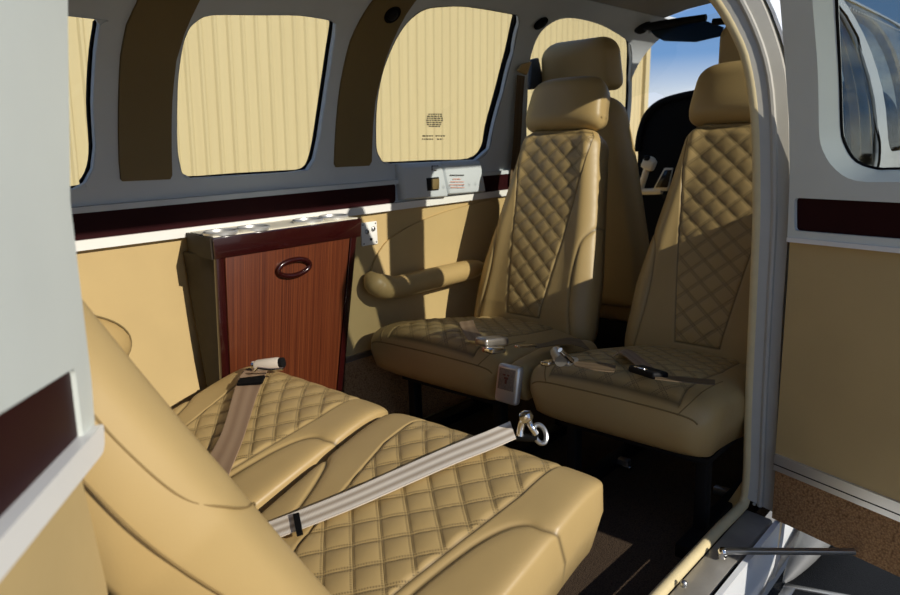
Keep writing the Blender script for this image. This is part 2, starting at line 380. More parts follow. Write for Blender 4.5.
# trims
tr_ = secpatch('trim_2', rounded(rect(Y0, px2sec(393, 190)[0], SB0, s_of_z(.738)), [0, .012, .012, 0]), .010, .02, 'dull_burgundy'); struct(tr_, 'burgundy lacquer strip under the side windows')
yb = px2sec(485, 183)[0]
struct(secpatch('trim_3', rounded(rect(yb-.02, Y1, SB0, s_of_z(.738)), .006), 0.010, .02, 'dull_burgundy'), 'burgundy lacquer strip forward of the window latch')
struct(secpatch('trim_4', rect(Y0, Y1, s_of_z(.664), SB0), .016, .03, 'white'), 'white ledge under the burgundy strip')
struct(secpatch('trim_5', rect(Y0, Y1, s_of_z(.736), s_of_z(.748)), .011, .02, 'grey'), 'grey lip over the burgundy strip')
struct(secpatch('trim_15', rect(px2sec(393, 190)[0]-.003, yb-.01, SB0, s_of_z(.742)), .0, .02, 'grey'), 'grey backing behind the window latch')
struct(secpatch('baseboard_left', rect(Y0, Y1, s_of_z(.045), s_of_z(.263)), .005, .01, 'carpet'), 'brown carpet kick strip along the left wall')
struct(secpatch('trim_6', rect(Y0, Y1, s_of_z(.262), s_of_z(.277)), .008, .012, 'alu'), 'aluminium strip over the carpet kick strip')
# brown pillar pads between the windows
p1 = [px2sec(*p) for p in [(136, 3), (126, 24), (120, 55), (118, 100), (118.5, 160), (120, 179), (122, 181), (169, 179), (171, 175), (171, 100), (175, 60), (183, 33), (198, 0)]]
p1 = p1+[(p1[-1][0]+.05, SC_+.25), (p1[0][0]+.05, SC_+.25)]
pl1 = secpatch('trim_7', p1, .006, .010, 'olive'); struct(pl1, 'brown padded pillar between the aft and second side windows')
p2 = [px2sec(*p) for p in [(371, 2), (350, 40), (340, 84), (335, 134), (333.6, 164), (335.3, 167), (368, 165.5), (370.5, 161), (374, 101), (384, 60), (397.5, 27), (414, 0)]]
p2 = p2+[(p2[-1][0]+.05, SC_+.25), (p2[0][0]+.05, SC_+.25)]
pl2 = secpatch('trim_8', p2, .006, .010, 'olive'); struct(pl2, 'brown padded pillar between the second and third side windows')
# windows: reveal, rubber seal, pane
wlabel = {1: 'aft side window, partly hidden by the open rear door', 2: 'second side window from the tail, above the wooden cabinet', 3: 'large side window with the printed exit notice', 4: 'front side window beside the pilot seats'}
for k in W:
    cen = np.mean(np.array(W[k]), 0)
    loop = [np.array(p) for p in spline(W[k], 3, True)]
    def ringmesh(l0, o0, l1, o1):
        n = len(l0); vs = [sec(*p, o0) for p in l0]+[sec(*p, o1) for p in l1]; return vs, [(i, (i+1) % n, n+(i+1) % n, n+i) for i in range(n)]
    def ins(l, d): return [p+unit(cen-p)*d for p in l]
    root = empty(f'window_{k}', sec(cen[0], cen[1], -.03)); struct(root, wlabel[k])
    fr_ = MB(); fr_.raw(*ringmesh(loop, .002, ins(loop, -.004), -.02)); fr_.raw(*ringmesh(ins(loop, -.004), -.02, ins(loop, -.003), -.028))
    fr_.build('reveal', 'rubber' if k == 3 else 'grey', root)
    gd = .033 if k == 3 else .025
    g = MB(); g.raw(*ringmesh(ins(loop, -.006), -.018, ins(loop, .002), -.019)); g.raw(*ringmesh(ins(loop, .002), -.019, ins(loop, .003), -gd))
    g.build('rubber_seal', 'rubber', root)
    V, Fs = sheet2d([tuple(p) for p in ins(loop, -.005)], step=.04); vs, fs = solid(V, Fs, lambda p: sec(p[0], p[1], -gd+.003), lambda p: sec(p[0], p[1], -gd+.001))
    pane = solid_obj('pane', vs, fs, 'glass', root)
    if k == 3:   # small printed notice on the pane (unreadable at this size: rows of dark marks)
        def row(px0, px1, py, h=1.3):
            mm = MB(); x = px0
            while x < px1:
                wd = random.uniform(1.2, 3.2); a = [px2sec(*q, -.026) for q in [(x, py+h), (min(x+wd, px1), py+h), (min(x+wd, px1), py), (x, py)]]
                mm.raw([sec(*q, -.0262) for q in a], [(0, 1, 2, 3)]); x += wd+.7
            return mm
        for nm, rows in (('printed_notice', [(428.5, 442, 113.6), (427, 443, 115.7), (427, 443, 117.7), (426, 443, 119.7), (426.5, 442, 121.8), (427, 441, 123.8), (429, 440, 125.7)]), ('printed_caption', [(422.5, 433, 135.3), (435.5, 445, 135.3), (422, 433, 138.5), (437, 443, 138.5)])):
            mm = MB()
            for r in rows: q = row(*r); mm.raw(q.v, q.f)
            mm.build(nm, 'ink', pane, False, None)
# windshield
NA = 24; arc0 = [sec(2.62, s_of_z(.98)+(PS[-1]-2*s_of_z(.98))*i/NA, .0) for i in range(NA+1)]
arc1 = [np.array([-.44+.88*i/NA, 3.0+.38*math.sin(math.pi*i/NA), .96]) for i in range(NA+1)]
ws = MB(); vs = []
for j in range(7):
    u = j/6
    for i in range(NA+1):
        p = arc0[i]*(1-u)+arc1[i]*u; vs.append(p+np.array([0, .05*math.sin(math.pi*u), .05*math.sin(math.pi*u)]))
ws.raw(vs, [(j*(NA+1)+i, j*(NA+1)+i+1, (j+1)*(NA+1)+i+1, (j+1)*(NA+1)+i) for j in range(6) for i in range(NA)])
wso = ws.build('window_5', 'glass'); struct(wso, 'windshield over the instrument panel')

# ------------------------------------------------------------------ door opening frame
jin = [(716, 0), (734.5, 30), (748, 64), (756, 118), (758, 200), (756, 267), (750, 400), (748, 470), (745.5, 497)]
J = [ony(*p, 1.37)[[0, 2]] for p in jin]
J = [np.array([.30, 1.165]), np.array([.345, 1.138])]+J
J = [np.array(p) for p in spline(J, 5)]
BOT = np.array([.5, .1])
loopw = [np.array([p[0], 1.372, p[1]]) for p in J]+[np.array([.503, 1.362, .101]), np.array([.502, 1.33, .099])]+[np.array([.499, y, .098]) for y in np.linspace(1.25, .12, 12)]
w_ = MB().tube(loopw, .0105, 12); wo = w_.build('trim_9', 'welt'); struct(wo, 'cream welt along the edge of the door opening')
# jamb strip: from welt to outer skin
def strip(name, A, B, mat, back=.012, bdir=(0, 1, 0), label=None):
    n = len(A); bd = np.array(bdir, float)*back; vs = list(A)+list(B)+[a+bd for a in A]+[b+bd for b in B]; fs = []
    for i in range(n-1):
        fs += [(i, i+1, n+i+1, n+i), (2*n+i, 3*n+i, 3*n+i+1, 2*n+i+1), (i, 2*n+i, 2*n+i+1, i+1), (n+i, n+i+1, 3*n+i+1, 3*n+i)]
    fs += [(0, n, 3*n, 2*n), (n-1, 3*n-1, 4*n-1, 2*n-1)]
    o = solid_obj(name, vs, fs, mat, None, 35); struct(o, label); return o
jout = [(761, 0), (782, 60), (788, 111), (789, 200), (788, 234), (783, 308), (778, 400), (773, 512)]
JO = [ony(*p, 1.384)[[0, 2]] for p in jout]; JO = [np.array([.375, 1.2]), np.array([.42, 1.155])]+JO
JO = [np.array(p) for p in spline(JO, 5)]
def resample(P, n):
    P = np.array(P); s = np.concatenate([[0], np.cumsum(np.linalg.norm(np.diff(P, axis=0), axis=1))]); q = np.linspace(0, s[-1], n); return [np.array([np.interp(v, s, P[:, k]) for k in range(P.shape[1])]) for v in q]
A_ = resample(J, 40); B_ = resample(JO, 40)
strip('trim_10', [np.array([a[0]+.006, 1.364, a[1]]) for a in A_], [np.array([b[0], 1.384, b[1]]) for b in B_], 'frame', .025, label='grey metal front jamb of the door opening')
# a second rib on the jamb
mid = [a*.45+b*.55 for a, b in zip(A_, B_)]
MBm = MB().tube([np.array([m_[0], 1.374, m_[1]]) for m_ in mid], .006, 8); struct(MBm.build('trim_11', 'frame'), 'raised bead along the front jamb')
for q in [(767, 323), (768, 356), (767, 363), (757, 491), (755, 497), (754, 504)]:
    P = ony(*q, 1.372)
    rv = MB().lathe(P, [(.0035, -.002), (.0034, .001), (.0022, .0024), (.0004, .0028)], (0, -1, 0), 10).build('rivet', 'frame'); rv.parent = bpy.data.objects['trim_10']
# sill plate
sl = MB()
sl.hexa([(.505, .08, .06), (.566, .08, .06), (.566, 1.37, .06), (.505, 1.37, .06), (.508, .08, .090), (.560, .08, .086), (.560, 1.365, .087), (.508, 1.365, .091)], .004)
so = sl.build('trim_12', 'sill'); struct(so, 'scuffed metal sill plate of the door opening')
gs = MB().box((.563, .72, .082), (.006, .9, .012), None, .002).build('sill_seal', 'rubber'); gs.parent = so
# outer skin under the sill and forward of the jamb
skin_prof = [(.46, -.14), (.555, -.08), (.572, .0), (.576, .06), (.578, .2), (.575, .5), (.572, .66), (.562, .78), (.545, .9), (.515, 1.0), (.475, 1.09), (.42, 1.17), (.34, 1.235), (.22, 1.285), (.0, 1.31)]
SP = np.array(spline(skin_prof, 5)); SS = np.concatenate([[0], np.cumsum(np.linalg.norm(np.diff(SP, axis=0), axis=1))])
def skin(y, s, off=0):
    x = np.interp(s, SS, SP[:, 0]); z = np.interp(s, SS, SP[:, 1]); k = max(0, y-2.2)
    return np.array([(x+off)*(1-.03*k*k), y, z])
def skin_s(z): return float(np.interp(z, SP[:, 1], SS))
V, Fs = sheet2d(rect(.0, 1.36, 0, skin_s(.09)), step=.05); vs, fs = solid(V, Fs, lambda p: skin(*p), lambda p: skin(p[0], p[1], -.01)); struct(solid_obj('wall_right_lower_skin', vs, fs, 'skin'), 'white fuselage skin under the door sill'); bpy.data.objects['wall_right_lower_skin'].name = 'wall_right_lower'
hole = rounded(rect(1.505, 1.985, skin_s(.745), skin_s(1.19)), [.05, .07, .16, .05])
hole2 = rounded(rect(2.09, 3.1, skin_s(.785), skin_s(1.19)), [.06, .1, .3, .14])
V, Fs = sheet2d(rect(1.395, 3.4, 0, SS[-1]), [hole, hole2], step=.045); vs, fs = solid(V, Fs, lambda p: skin(*p), lambda p: skin(p[0], p[1], -.006)); so2 = solid_obj('wall_right_outer', vs, fs, 'skin'); struct(so2, 'white outer fuselage skin forward of the open door')
V, Fs = sheet2d([tuple(p) for p in hole], step=.05); vs, fs = solid(V, Fs, lambda p: skin(p[0], p[1], -.004), lambda p: skin(p[0], p[1], -.007)); g6 = solid_obj('window_6', vs, fs, 'glass'); struct(g6, 'front right side window in the white fuselage')
V, Fs = sheet2d([tuple(p) for p in hole2], step=.05); vs, fs = solid(V, Fs, lambda p: skin(p[0], p[1], -.004), lambda p: skin(p[0], p[1], -.007)); struct(solid_obj('window_7', vs, fs, 'glass'), 'pilot side window in the white fuselage ahead of the post')
hl = [np.array(p) for p in hole]; hc = np.mean(hl, 0)
struct(MB().tube([skin(*(p+unit(p-hc)*.004), .001) for p in hl], .004, 8, closed=True).build('trim_13', 'rubber'), 'black seal of the front right window')
rvm = MB()
for i in range(60):
    for s_ in (skin_s(.735), skin_s(.60), skin_s(1.15)): rvm.lathe(skin(1.41+.03*i, s_, .0), [(.003, -.001), (.0028, .0006), (.0012, .0012)], (1, 0, 0), 6)
ro = rvm.build('rivet_row', 'skin'); ro.parent = so2; ro['kind'] = 'stuff'

# ------------------------------------------------------------------ leather slabs (cushions, backrests, headrests)
def polyd(lx, ly, pl):
    d = np.full(lx.shape, 1e3)
    for a, b in zip(pl[:-1], pl[1:]):
        ex, ey = b[0]-a[0], b[1]-a[1]; L = ex*ex+ey*ey+1e-12
        u = np.clip(((lx-a[0])*ex+(ly-a[1])*ey)/L, 0, 1); d = np.minimum(d, np.hypot(lx-a[0]-u*ex, ly-a[1]-u*ey))
    return d
def slab(name, path, width, front, back, parent, rend=(.05, .05), rcor=(.05, .05), panel=None, pb=(0., 1.), seams=(), crown=.0, nx=4.0, across=(1, 0, 0), nb=110, k1=20, k2=46, quilt=.0035, qx=.06, qy=.052, mat='leather', bol=0.0, fendn=2.0, wend=None):
    """path: 3D polyline bottom->top; width/front/back: functions of metres along; panel: half width function (or None)"""
    P = np.array(spline(path, 12)); S = np.concatenate([[0], np.cumsum(np.linalg.norm(np.diff(P, axis=0), axis=1))]); L = S[-1]
    ends = [(1-math.cos(math.pi/2*i/9)) for i in range(9)]
    bs = [rend[0]*e for e in ends]+list(np.linspace(rend[0], L-rend[1], nb))+[L-rend[1]*e for e in ends[::-1]]
    bs = np.array(sorted(set(np.round(bs, 6)))); NB = len(bs)
    if panel is not None:
        i0 = int(np.argmin(abs(bs-pb[0]*L))); i1 = int(np.argmin(abs(bs-pb[1]*L)))
    A = unit(across)
    def tang(s): e = .004; a = np.array([np.interp(max(0, s-e), S, P[:, k]) for k in range(3)]); b = np.array([np.interp(min(L, s+e), S, P[:, k]) for k in range(3)]); return unit(b-a)
    rows = []; LX = []; LY = []; PM = []
    t1 = np.array([.45*(1-math.cos(math.pi*i/(2*k1)))+.55*(i/k1)**1.15 for i in range(k1)]); NBK = 26
    for s in bs:
        c = np.array([np.interp(s, S, P[:, k]) for k in range(3)]); T = tang(s); N = np.cross(A, T); N = unit(N)
        f = 1.; fc = 1.; w = width(s)
        for e, (d, r, rc) in enumerate(((s, rend[0], rcor[0]), (L-s, rend[1], rcor[1]))):
            if d < r: f = min(f, max(0, 1-(1-d/r)**fendn)**(1/fendn))
            if d < rc: w = w-rc+rc*math.sqrt(max(0, 1-(1-d/rc)**2))
        f = max(f, .02); w = max(w, .01)
        pe = .5 if panel is None else min(.93, panel(s)/w)
        l = np.concatenate([-1+(1-pe)*t1, np.linspace(-pe, pe, k2+1), (1-(1-pe)*t1)[::-1]])
        h = front(s)*f*np.maximum(0, 1-np.abs(l)**nx)**(1/nx)+crown*f*(1-l*l)+bol*f*np.exp(-((np.abs(l)-.78)/.16)**2)
        bk = np.linspace(1, -1, NBK)[1:-1]; hb = -back(s)*f*np.maximum(0, 1-np.abs(bk)**6)**(1/6.)
        ll = np.concatenate([l, bk]); hh = np.concatenate([h, hb])
        rows.append([c+A*w*a+N*b for a, b in zip(ll, hh)]); LX.append(ll*w); LY.append(np.full(len(ll), s)); PM.append((N, f))
    V = np.array(rows); LX = np.array(LX); LY = np.array(LY); NF = 2*k1+k2+1; NC = V.shape[1]
    seam = np.zeros(LX.shape); disp = np.zeros(LX.shape); isf = np.zeros(LX.shape, bool); isf[:, :NF] = True
    for pl in seams:
        d = polyd(LX, LY, pl); disp -= .0030*np.exp(-(d/.0042)**2)+.0018*np.exp(-(d/.012)**2); seam = np.maximum(seam, np.exp(-(d/.0022)**2))
    qa = LX/qx+LY/qy; qb = LX/qx-LY/qy+.5
    pm = np.zeros(LX.shape, bool)
    if panel is not None:
        pm[i0:i1+1, k1:k1+k2+1] = True
        puff = quilt*(np.abs(np.sin(np.pi*qa)*np.sin(np.pi*qb)))**.45
        edge = np.minimum(1, np.minimum(np.arange(NF)[None, :]-k1, k1+k2-np.arange(NF)[None, :])/3.)
        e = np.ones(LX.shape); e[:, :NF] = np.clip(edge, 0, 1)
        rr = np.arange(NB)[:, None]; e = e*np.clip(np.minimum(rr-i0, i1-rr)/3., 0, 1)
        disp += np.where(pm, (puff-.0012)*e, 0)
        # groove round the panel
        for col in (k1, k1+k2):
            for off in (-1, 0, 1):
                disp[i0:i1+1, col+off] -= (.0022 if off == 0 else .0009)
            seam[i0:i1+1, col] = 1
        for row in (i0, i1):
            if 3 < row < NB-4: disp[row, k1:k1+k2+1] -= .002; seam[row, k1:k1+k2+1] = 1
    disp = np.where(isf, disp, 0); seam = np.where(isf, seam, 0)
    for i in range(NB):
        V[i] += PM[i][0][None, :]*(disp[i]*min(1, PM[i][1]*1.3))[:, None]
    # at the two ends displacement runs along the outward direction of the path as well
    def surf(s, l):
        c = np.array([np.interp(s, S, P[:, k]) for k in range(3)]); N = unit(np.cross(A, tang(s))); f = 1.; w = width(s)
        for d, r, rc in ((s, rend[0], rcor[0]), (L-s, rend[1], rcor[1])):
            if d < r: f = min(f, max(0, 1-(1-d/r)**fendn)**(1/fendn))
            if d < rc: w = w-rc+rc*math.sqrt(max(0, 1-(1-d/rc)**2))
        return c+A*w*l+N*(front(s)*f*max(0, 1-abs(l)**nx)**(1/nx)+crown*f*(1-l*l))
    SURF[name] = (surf, L)
    vs = V.reshape(-1, 3); fs = []; fq = []
    for i in range(NB-1):
        for j in range(NC):
            j2 = (j+1) % NC; q = (i*NC+j, i*NC+j2, (i+1)*NC+j2, (i+1)*NC+j)
            if panel is not None and i0 <= i < i1 and k1 <= j < k1+k2: fq.append(q)
            else: fs.append(q)
    fs.append(tuple(range(NC))[::-1]); fs.append(tuple((NB-1)*NC+j for j in range(NC)))
    def sub(faces):
        idx = sorted({i for f in faces for i in f}); mp_ = {o: n for n, o in enumerate(idx)}; return idx, [tuple(mp_[i] for i in f) for f in faces]
    idx, ff = sub(fs); o = link_mesh(name, vs[idx], ff, mat, parent, True, {'seam': seam.reshape(-1)[idx]})
    if fq:
        idx, ff = sub(fq); o2 = link_mesh('quilted_panel', vs[idx], ff, 'quilt', o, True, {'seam': seam.reshape(-1)[idx], 'qa': qa.reshape(-1)[idx], 'qb': qb.reshape(-1)[idx]})
    return o
SURF = {}
def lerp(xs, ys): return lambda s: float(np.interp(s, xs, ys))
const = lambda v: (lambda s: v)

def spl2(p): return [tuple(v) for v in spline(p, 5)]
# ------------------------------------------------------------------ rear seats (face forward)
def rear_seat(cx, label, side):
    root = empty('passenger_seat', (cx, .5, .04), label, 'seat')
    # cushion: path runs from the backrest to the front edge
    pth = [(cx, .33, .202), (cx, .50, .260), (cx, .62, .297), (cx, .74, .334), (cx, .825, .342)]
    o = .36
    sR = [(.085, .02), (.105, .17), (.118, .245), (.135, .31), (.152, .345), (.172, .362), (.195, .366), (.214, .376), (.222, .40)]
    sL = [(-.085, .02), (-.115, .13), (-.145, .215), (-.172, .285), (-.195, .325), (-.222, .34)]
    slab('cushion', pth, lerp([0, .3, .46], [.203, .211, .211]), lerp([0, .3, .5], [.055, .06, .055]), const(.07), root, (.04, .07), (.03, .06), panel=lerp([0, .12, .26, .40, .5], [.05, .075, .105, .135, .14]), pb=(.03, .945), seams=[spl2(sR), spl2(sL)], crown=.002, nb=190, k1=56, k2=80, nx=14, quilt=.0045)
    # backrest leaning 29 degrees
    b0 = np.array([cx, .388, .258]); d = np.array([0, -.48, .877])
    pth = [b0, b0+d*.2+np.array([0, -.005, 0]), b0+d*.4+np.array([0, -.004, 0]), b0+d*.62+np.array([0, .008, 0])]
    s1 = []; s2 = []
    bw = lerp([0, .1, .35, .62], [.19, .20, .195, .14])
    bk = slab('backrest', pth, bw, lerp([0, .1, .62], [.04, .05, .045]), const(.065), root, (.05, .05), (.04, .07), panel=lerp([0, .3, .62], [.07, .09, .11]), pb=(.12, .96), seams=[s1, s2], crown=.006, bol=.012, nb=90, k1=30, k2=50, across=(-1, 0, 0))
    PP = np.array(spline(pth, 12)); PS_ = np.concatenate([[0], np.cumsum(np.linalg.norm(np.diff(PP, axis=0), axis=1))])
    def bpt(q, side):
        sv_, l, h = q; c = np.array([np.interp(sv_, PS_, PP[:, k]) for k in range(3)]); T = unit(np.array([np.interp(sv_+.004, PS_, PP[:, k]) for k in range(3)])-np.array([np.interp(sv_-.004, PS_, PP[:, k]) for k in range(3)]))
        N = np.array([0, T[2], -T[1]]); N = N if N[1] > 0 else -N
        if h is None: h = .047*(1-abs(l)**4)**.25+.006*(1-l*l)+.012*math.exp(-((abs(l)-.78)/.16)**2)+.0022
        return c+np.array([side*bw(sv_)*l, 0, 0])+N*h
    for side in (1, -1):
        q1 = [(.60, .97, .003), (.50, .997, .006), (.44, .998, .007), (.385, .994, .014), (.35, .967, .034), (.325, .89, None), (.305, .78, None), (.27, .66, None), (.18, .58, None), (.08, .52, None)]
        q2 = [(.58, 1.0, -.024), (.46, 1.001, -.025), (.37, 1.0, -.022), (.26, 1.0, -.005), (.16, .996, .01), (.06, .99, .015)]
        for q in (q1, q2): MB().tube(spline([bpt(v_, side) for v_ in q], 6), .0010, 6).build('piping', 'seamline', bk)
    hp_ = [b0+d*.62+np.array([0, -.035, .01]), b0+d*.70+np.array([0, -.045, .01]), b0+d*.79+np.array([0, -.05, .01])]
    slab('headrest', hp_, const(.12), const(.045), const(.045), root, (.045, .045), (.04, .05), nb=12, k1=10, k2=20, across=(-1, 0, 0))
    fr_ = MB()
    for sx in (-.16, .16):
        fr_.box((cx+sx, .55, .055), (.03, .5, .03), None, .004); fr_.box((cx+sx, .70, .14), (.025, .03, .16), None, .004); fr_.box((cx+sx, .42, .12), (.025, .03, .13), None, .004)
    fr_.box((cx, .58, .2), (.36, .34, .02), None, .004)
    fr_.build('seat_frame', 'black', root)
    return root
rear_seat(.298, 'tan rear seat nearest the open door with the pale striped lap belt across its cushion', 1)
rear_seat(-.142, 'tan rear seat beside the left wall, in front of the wooden cabinet', -1)

# ------------------------------------------------------------------ middle seats (face aft)
def mid_seat(cx, label, halfw, dx):
    root = empty('passenger_seat', (cx, 1.4, .04), label, 'seat')
    xc = cx+dx; pth = [(cx, 1.62, .25), (xc, 1.45, .276), (xc, 1.30, .299), (xc, 1.185, .299)]
    sv = [(-.155, .30), (-.16, .42)]
    slab('cushion', pth, lerp([0, .2, .46], [.195, halfw, halfw]), const(.066), const(.066), root, (.04, .066), (.03, .06), panel=lerp([0, .2, .46], [.10, .14, .148]), pb=(.05, .95), crown=.012, quilt=.006, nb=120, k1=36, k2=60, across=(-1, 0, 0), fendn=2.0, nx=5)
    sfn, Ln = SURF['cushion']
    cu = [o for o in root.children if o.name.startswith('cushion')][0]
    MB().tube([sfn(Ln-.0085-.004*abs(l)**4, l) for l in np.linspace(-.985, .985, 60)], .0016, 6).build('piping', 'seamline', cu)
    for l_ in (-.80, .80): MB().tube([sfn(s_, l_) for s_ in np.linspace(Ln-.009, .28, 24)], .0013, 6).build('piping', 'seamline', cu)
    b0 = np.array([cx, 1.615, .27]); d = unit((0, .19, .60))
    pth = [b0, b0+d*.2+np.array([0, -.004, 0]), b0+d*.4, b0+d*.625]
    s1 = [(.165, .02), (.15, .10), (.142, .18), (.142, .25), (.15, .30), (.185, .355), (.21, .37)]
    s2 = [(-a, b) for a, b in s1]
    slab('backrest', pth, lerp([0, .06, .2, .35, .45, .55, .63], [.202, .205, .197, .172, .155, .138, .126]), lerp([0, .1, .6], [.045, .055, .045]), const(.055), root, (.05, .04), (.04, .05), panel=lerp([0, .1, .3, .5, .62], [.045, .058, .088, .112, .122]), pb=(.11, .965), seams=[spl2(s1), spl2(s2)], crown=.006, bol=.012, nb=130, k1=48, k2=64, across=(1, 0, 0))
    b1 = b0+d*.622
    slab('headrest', [b1+np.array([-.006, 0, 0]), b1+d*.05+np.array([-.006, -.008, 0]), b1+d*.10+np.array([-.006, -.006, 0]), b1+d*.158+np.array([-.006, 0, 0])], lerp([0, .04, .158], [.128, .13, .118]), const(.05), const(.045), root, (.04, .05), (.025, .05), nb=30, k1=14, k2=24, across=(1, 0, 0), crown=.008, nx=3.2)
    fr_ = MB()
    for sx in (-.05, .05): MB().cyl(b1-d*.04+np.array([sx, 0, 0]), b1+d*.03+np.array([sx, 0, 0]), .006, 10).build('headrest_post', 'chrome', root)
    fm = MB()
    for sx in (-.15, .15):
        fm.box((cx+sx, 1.42, .055), (.03, .46, .03), None, .004); fm.box((cx+sx, 1.28, .15), (.025, .03, .19), None, .004); fm.box((cx+sx, 1.55, .14), (.025, .03, .17), None, .004)
    fm.box((cx, 1.42, .225), (.34, .34, .015), None, .004)
    fm.build('seat_frame', 'black', root)
    return root
mid_seat(-.212, 'tan seat facing the tail next to the left wall armrest, with quilted backrest', .235, -.016)
mid_seat(.300, 'tan seat facing the tail next to the door jamb, partly in shadow', .213, -.020)

# ------------------------------------------------------------------ front (pilot) seats seen from behind
def front_seat(cx, label):
    root = empty('pilot_seat', (cx, 2.1, .04), label, 'seat')
    b0 = np.array([cx, 2.18, .262]); d = unit((0, -.10, .70))
    slab('backrest', [b0, b0+d*.3, b0+d*.55, b0+d*.72], lerp([0, .2, .5, .72], [.21, .21, .175, .135]), const(.05), const(.06), root, (.05, .05), (.04, .07), nb=50, k1=14, k2=24, across=(-1, 0, 0), crown=.006)
    b1 = b0+d*.735
    slab('headrest', [b1, b1+d*.06, b1+d*.165], lerp([0, .165], [.142, .13]), const(.05), const(.05), root, (.04, .05), (.025, .05), nb=24, k1=12, k2=20, across=(-1, 0, 0), nx=3.2)
    slab('cushion', [(cx, 2.2, .24), (cx, 2.45, .28), (cx, 2.62, .29)], const(.21), const(.06), const(.06), root, (.04, .05), (.03, .05), nb=20, k1=10, k2=16)
    MB().box((cx, 2.4, .12), (.36, .36, .14), None, .01).build('seat_frame', 'black', root)
front_seat(-.325, 'tan front pilot seat on the left, its headrest behind the quilted seat')
front_seat(.268, 'tan front seat on the right, only its headrest showing beside the jamb')

# ------------------------------------------------------------------ wooden cabinet on the left wall
cab = empty('side_cabinet', (-.43, .9, .04), 'burgundy and wood veneer cabinet with cup holders against the left wall', 'cabinet')
def cabx(z): return -.362-.078*(.675-z)/.43         # front face leans in towards the wall lower down
zl, zt = .06, .631
yl0, yl1 = .730, 1.106
def yl(z): return yl0+.012*(.675-z)/.3
def yr(z): return yl1-.013*(.675-z)/.3
def wallx(z): return float(sec(0, s_of_z(z))[0])+.003
cb = MB().hexa([(wallx(.07), yl(zl), .07), (cabx(zl), yl(zl), zl), (cabx(zl), yr(zl), zl), (wallx(.07), yr(zl), .07), (wallx(zt), yl(zt), zt), (cabx(zt), yl(zt), zt), (cabx(zt), yr(zt), zt), (wallx(zt), yr(zt), zt)], .003)
cb.build('body', 'cabside', cab)
def front_piece(y0f, y1f, z0, z1, d0, d1, bevel=.002):
    return [(cabx(z0)+d0, y0f(z0), z0), (cabx(z0)+d1, y0f(z0), z0), (cabx(z0)+d1, y1f(z0), z0), (cabx(z0)+d0, y1f(z0), z0), (cabx(z1)+d0, y0f(z1), z1), (cabx(z1)+d1, y0f(z1), z1), (cabx(z1)+d1, y1f(z1), z1), (cabx(z1)+d0, y1f(z1), z1)]
MB().hexa(front_piece(lambda z: yl(z)-.003, lambda z: yl(z)+.016, zl, zt, -.004, .008), .002).build('frame_stile', 'burgundy', cab)
MB().hexa(front_piece(lambda z: yr(z)-.016, lambda z: yr(z)+.003, zl, zt, -.004, .008), .002).build('frame_stile', 'burgundy', cab)
dr = MB().hexa(front_piece(lambda z: yl(z)+.018, lambda z: yr(z)-.019, 0.08, .6315, -.002, .0075), .002).build('door', 'veneer', cab)
# oval ring pull
hc_ = onx(294, 267.5, -.368); el = []
for i in range(40):
    th = 2*math.pi*i/40; y = hc_[1]+.043*math.cos(th); z = hc_[2]+.0185*math.sin(th)+.008*math.cos(th)*0; el.append(np.array([cabx(z)+.012, y, z]))
MB().tube(el, .0062, 10, closed=True).build('ring_pull', 'burgundy', dr)
# counter top with burgundy front edge, leather end and cream top
tp = MB().hexa([(-.498, .744, .630), (-.360, .724, .627), (-.360, 1.119, .627), (-.498, 1.119, .630), (-.496, .742, .671), (-.354, .722, .672), (-.354, 1.119, .672), (-.496, 1.119, .671)], .003).build('counter_edge', 'burgundy', cab)
MB().hexa([(-.499, .740, .627), (-.366, .721, .627), (-.366, .728, .627), (-.499, .747, .627), (-.497, .738, .6725), (-.362, .719, .6725), (-.362, .728, .6725), (-.497, .745, .6725)]).build('end_panel', 'cabside', cab)
MB().hexa([(-.495, .748, .670), (-.366, .729, .670), (-.366, 1.116, .670), (-.495, 1.116, .670), (-.495, .748, .674), (-.366, .729, .674), (-.366, 1.116, .674), (-.495, 1.116, .674)], .001).build('top_panel', 'cream', cab)
for i, (a, b) in enumerate([(222, 233), (253.5, 228.5), (308, 221), (333.5, 217.3)]):
    q = onz(a, b, .676); q[0] = min(max(q[0], -.45), -.395)
    c_ = MB().lathe((q[0], q[1], .6735), [(.036, 0), (.0365, .005), (.034, .008), (.0315, .007), (.030, .001), (.0295, .0005)], (0, 0, 1), 36); c_.build('cup_holder', 'satin', cab)

# ------------------------------------------------------------------ wall fittings
jp = empty('headset_jack_plate', onx(369, 233.5, -.512), 'small white headset jack plate on the wall beside the cabinet', 'jack plate')
Pc = onx(369, 233.5, -.512)
MB().box((-.512, Pc[1], Pc[2]), (.006, .057, .064), None, .0015).build('plate', 'white', jp)
for dy, dz, r in ((-.011, .006, .0065), (.012, .012, .0065)):
    jk = MB().lathe((-.509, Pc[1]+dy, Pc[2]+dz), [(r, 0), (r, .004), (r*.7, .006), (r*.5, .0062), (r*.4, .002)], (1, 0, 0), 16).build('jack', 'alu', jp)
MB().lathe((-.509, Pc[1]+.003, Pc[2]-.016), [(.004, 0), (.004, .003), (.002, .0035)], (1, 0, 0), 12).build('switch', 'ink', jp)
for dy in (-.023, .023):
    for dz in (-.026, .026): MB().lathe((-.509, Pc[1]+dy, Pc[2]+dz), [(.0022, 0), (.002, .001), (.001, .0014)], (1, 0, 0), 8).build('screw', 'ink', jp)
